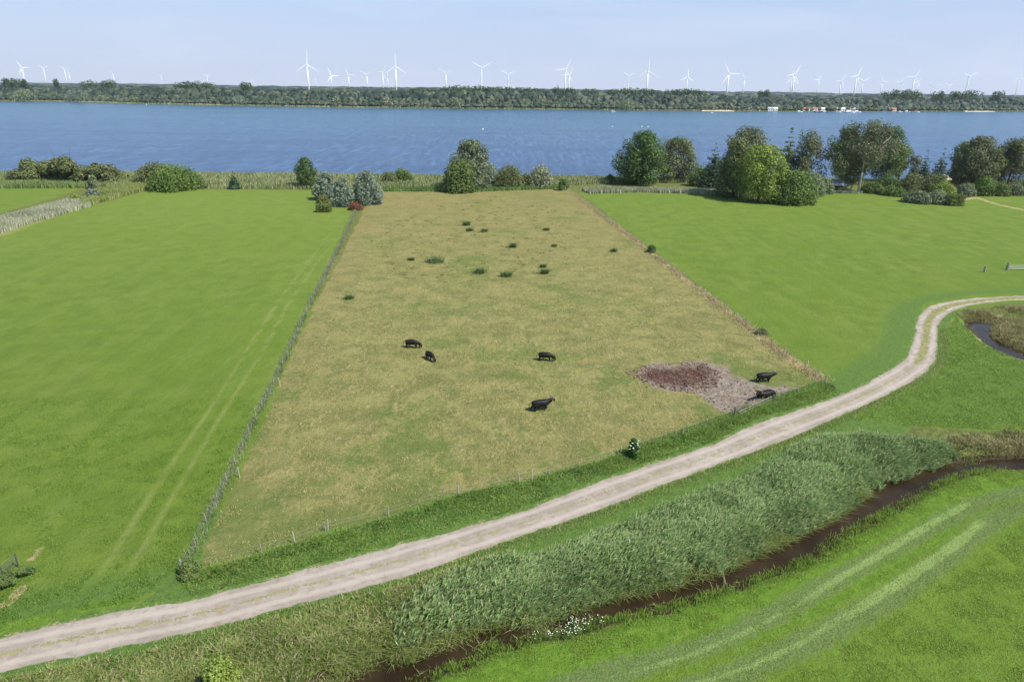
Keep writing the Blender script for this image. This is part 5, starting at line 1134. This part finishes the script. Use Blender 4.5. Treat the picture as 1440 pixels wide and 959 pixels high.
def buffalo(label, px, py, yaw, head='graze', step=0.0, lying=False, seed=0, scale=1.0):
    x, y = G(px, py); z0 = zat(x, y); root = tag(empty('water_buffalo', (x, y, z0 + .01), yaw), label, 'water buffalo', 'water buffaloes in the pasture'); root.scale = (scale,) * 3
    r = random.Random(seed); V = []; E = []; Rd = []
    dz = -.55 if lying else 0
    def add(p, rad, link=None):
        V.append(p); Rd.append(rad); i = len(V) - 1
        if link is not None: E.append((link, i))
        return i
    pel = add((-.78, 0, 1.03 + dz), (.33, .38)); rump = add((-1.06, 0, .98 + dz), (.20, .24), pel)
    bel = add((-.25, 0, .93 + dz), (.42, .44), pel); che = add((.30, 0, .93 + dz), (.40, .43), bel); sh_ = add((.66, 0, .99 + dz), (.27, .37), che)
    if head == 'graze':
        n1 = add((.98, 0, .82), (.20, .27), sh_); n2 = add((1.20, .0, .58), (.16, .21), n1); hd = add((1.33, .02, .41), (.16, .19), n2); hm = add((1.40, .03, .25), (.125, .14), hd); mz = add((1.44, .04, .13), (.11, .10), hm)
    elif head == 'up':
        n1 = add((.98, 0, 1.08), (.20, .27), sh_); n2 = add((1.24, 0, 1.22), (.16, .21), n1); hd = add((1.44, 0, 1.27), (.16, .18), n2); hm = add((1.60, 0, 1.19), (.125, .14), hd); mz = add((1.73, 0, 1.12), (.11, .10), hm)
    elif head == 'level':
        n1 = add((.98, 0, 1.02), (.20, .27), sh_); n2 = add((1.22, 0, 1.11), (.16, .20), n1); hd = add((1.40, .02, 1.13), (.16, .18), n2); hm = add((1.56, .04, 1.04), (.125, .14), hd); mz = add((1.68, .06, .97), (.11, .10), hm)
    else:
        n1 = add((.98, .04, .60), (.17, .23), sh_); n2 = add((1.20, .12, .84), (.14, .17), n1); hd = add((1.36, .20, .92), (.13, .15), n2); hm = add((1.53, .29, .82), (.10, .11), hd); mz = add((1.66, .36, .72), (.09, .085), hm)
    feet = []
    if not lying:
        for s in (1, -1):
            o = step * s
            h1 = add((-.86, .21 * s, .74), (.19, .17), pel); h2 = add((-.74 - o * .5, .24 * s, .52), .105, h1); h3 = add((-.97 - o, .24 * s, .36), .062, h2); h4 = add((-.90 - o * 1.3, .24 * s, .10), .052, h3); feet.append((-.88 - o * 1.3, .24 * s))
            f1 = add((.58, .20 * s, .66), (.15, .13), sh_); f2 = add((.58 + o * .5, .22 * s, .38), .075, f1); f3 = add((.56 + o * 1.2, .22 * s, .10), .055, f2); feet.append((.58 + o * 1.2, .22 * s))
    else:
        for s in (1, -1):
            h1 = add((-.70, .36 * s, .28), (.20, .16), pel); h2 = add((-.30, .52 * s, .16), .10, h1); h3 = add((-.62, .58 * s, .09), .06, h2); h4 = add((-.30, .62 * s, .07), .05, h3); feet.append(None)
            f1 = add((.60, .28 * s, .22), (.13, .12), sh_); f2 = add((.92, .32 * s, .12), .075, f1); f3 = add((.66, .38 * s, .07), .05, f2); feet.append(None)
    obj('body', skin_body('body', V, E, Rd, 0), None, root)
    for f in feet:
        if f: obj('hoof', MB().box((f[0] + .02, f[1], .045), (.15, .12, .09), taper=.85).mesh('hoof'), M_hoof, root)
    hv = Vector(V[hd]); mv = Vector(V[mz]); fw = (mv - hv).normalized(); side = Vector((0, 0, 1)).cross(fw).normalized(); up = fw.cross(side).normalized()
    for s in (1, -1):
        b = hv + side * .12 * s + up * .16 - fw * .02
        obj('horn', MB().tube([b, b + side * .20 * s - fw * .08 + up * .02, b + side * .34 * s - fw * .26 + up * .02, b + side * .30 * s - fw * .46 + up * .10, b + side * .18 * s - fw * .56 + up * .17], [.05, .045, .038, .024, .008], 7).mesh('horn', True), M_horn, root)
        e = hv + side * .18 * s + up * .05 - fw * .05
        ear = obj('ear', MB().poly([e, e + side * .12 * s - up * .02 + fw * .05, e + side * .24 * s - up * .10, e + side * .13 * s - up * .07 - fw * .07, e + side * .12 * s - fw * .02 + up * .02], [(0, 1, 4), (1, 2, 4), (2, 3, 4), (3, 0, 4), (0, 3, 2, 1)]).mesh('ear'), M_hide, root)
        tg = obj('ear_tag', MB().box(e + side * .17 * s - up * .08 - fw * .04, (.07, .05, .08)).mesh('ear_tag'), M_tag, ear)
        obj('eye', MB().ball(hv + side * .165 * s + up * .06 + fw * .08, .018, 1).mesh('eye'), M_hoof, root)
    tb = Vector(V[rump]) + Vector((-.17, 0, .10))
    tl = [tb, tb + Vector((-.10, 0, -.15)), tb + Vector((-.12, .03, -.45)), tb + Vector((-.10, .05, -.72))]
    if lying: tl = [tb, tb + Vector((-.12, .02, -.15)), tb + Vector((-.18, .1, -.33)), tb + Vector((-.12, .3, -.38))]
    tail = obj('tail', MB().tube(tl, [.04, .03, .022, .03], 6).mesh('tail', True), M_hide, root)
    return root
buffalo('grazing buffalo on the far left of the herd, seen from the side', 580, 489, R(-4), 'graze', .03, seed=1)
buffalo('grazing buffalo turned towards the viewer, just below the leftmost one', 605, 506, R(-52), 'graze', .05, seed=2, scale=.95)
buffalo('grazing buffalo by itself in the middle of the pasture', 767, 507, R(-6), 'graze', -.05, seed=3)
buffalo('walking buffalo with raised head, nearest to the viewer', 760, 577, R(14), 'up', .14, seed=4, scale=1.08)
buffalo('standing buffalo with raised head on the mud by the right fence', 1074, 537, R(6), 'level', .04, seed=5, scale=1.04)
buffalo('lying buffalo in the muddy corner beside the rail fence', 1077, 559, R(205), 'lie', lying=True, seed=6, scale=1.32)

# ------------------------------------------------------------------ haze
hz = NT('haze_air'); hz.t.nodes.remove(hz.geo)
pv_ = hz.n('ShaderNodeVolumePrincipled'); pv_.inputs['Color'].default_value = (.80, .87, 1.0, 1); pv_.inputs['Density'].default_value = .000035; pv_.inputs['Anisotropy'].default_value = .2
hz.l(pv_.outputs[0], hz.out.inputs[1])
tag(obj('haze', MB().box((0, 4400, 118), (18400, 10200, 245)).mesh('haze'), hz.m), 'thin bluish summer haze over lake and fields', 'haze', kind='stuff')

print('TRIS', sum(sum(len(p.vertices) - 2 for p in m.polygons) if len(m.polygons) < 5000 else len(m.loops) - 2 * len(m.polygons) for m in {o.data for o in SC.objects if o.type == 'MESH'}))
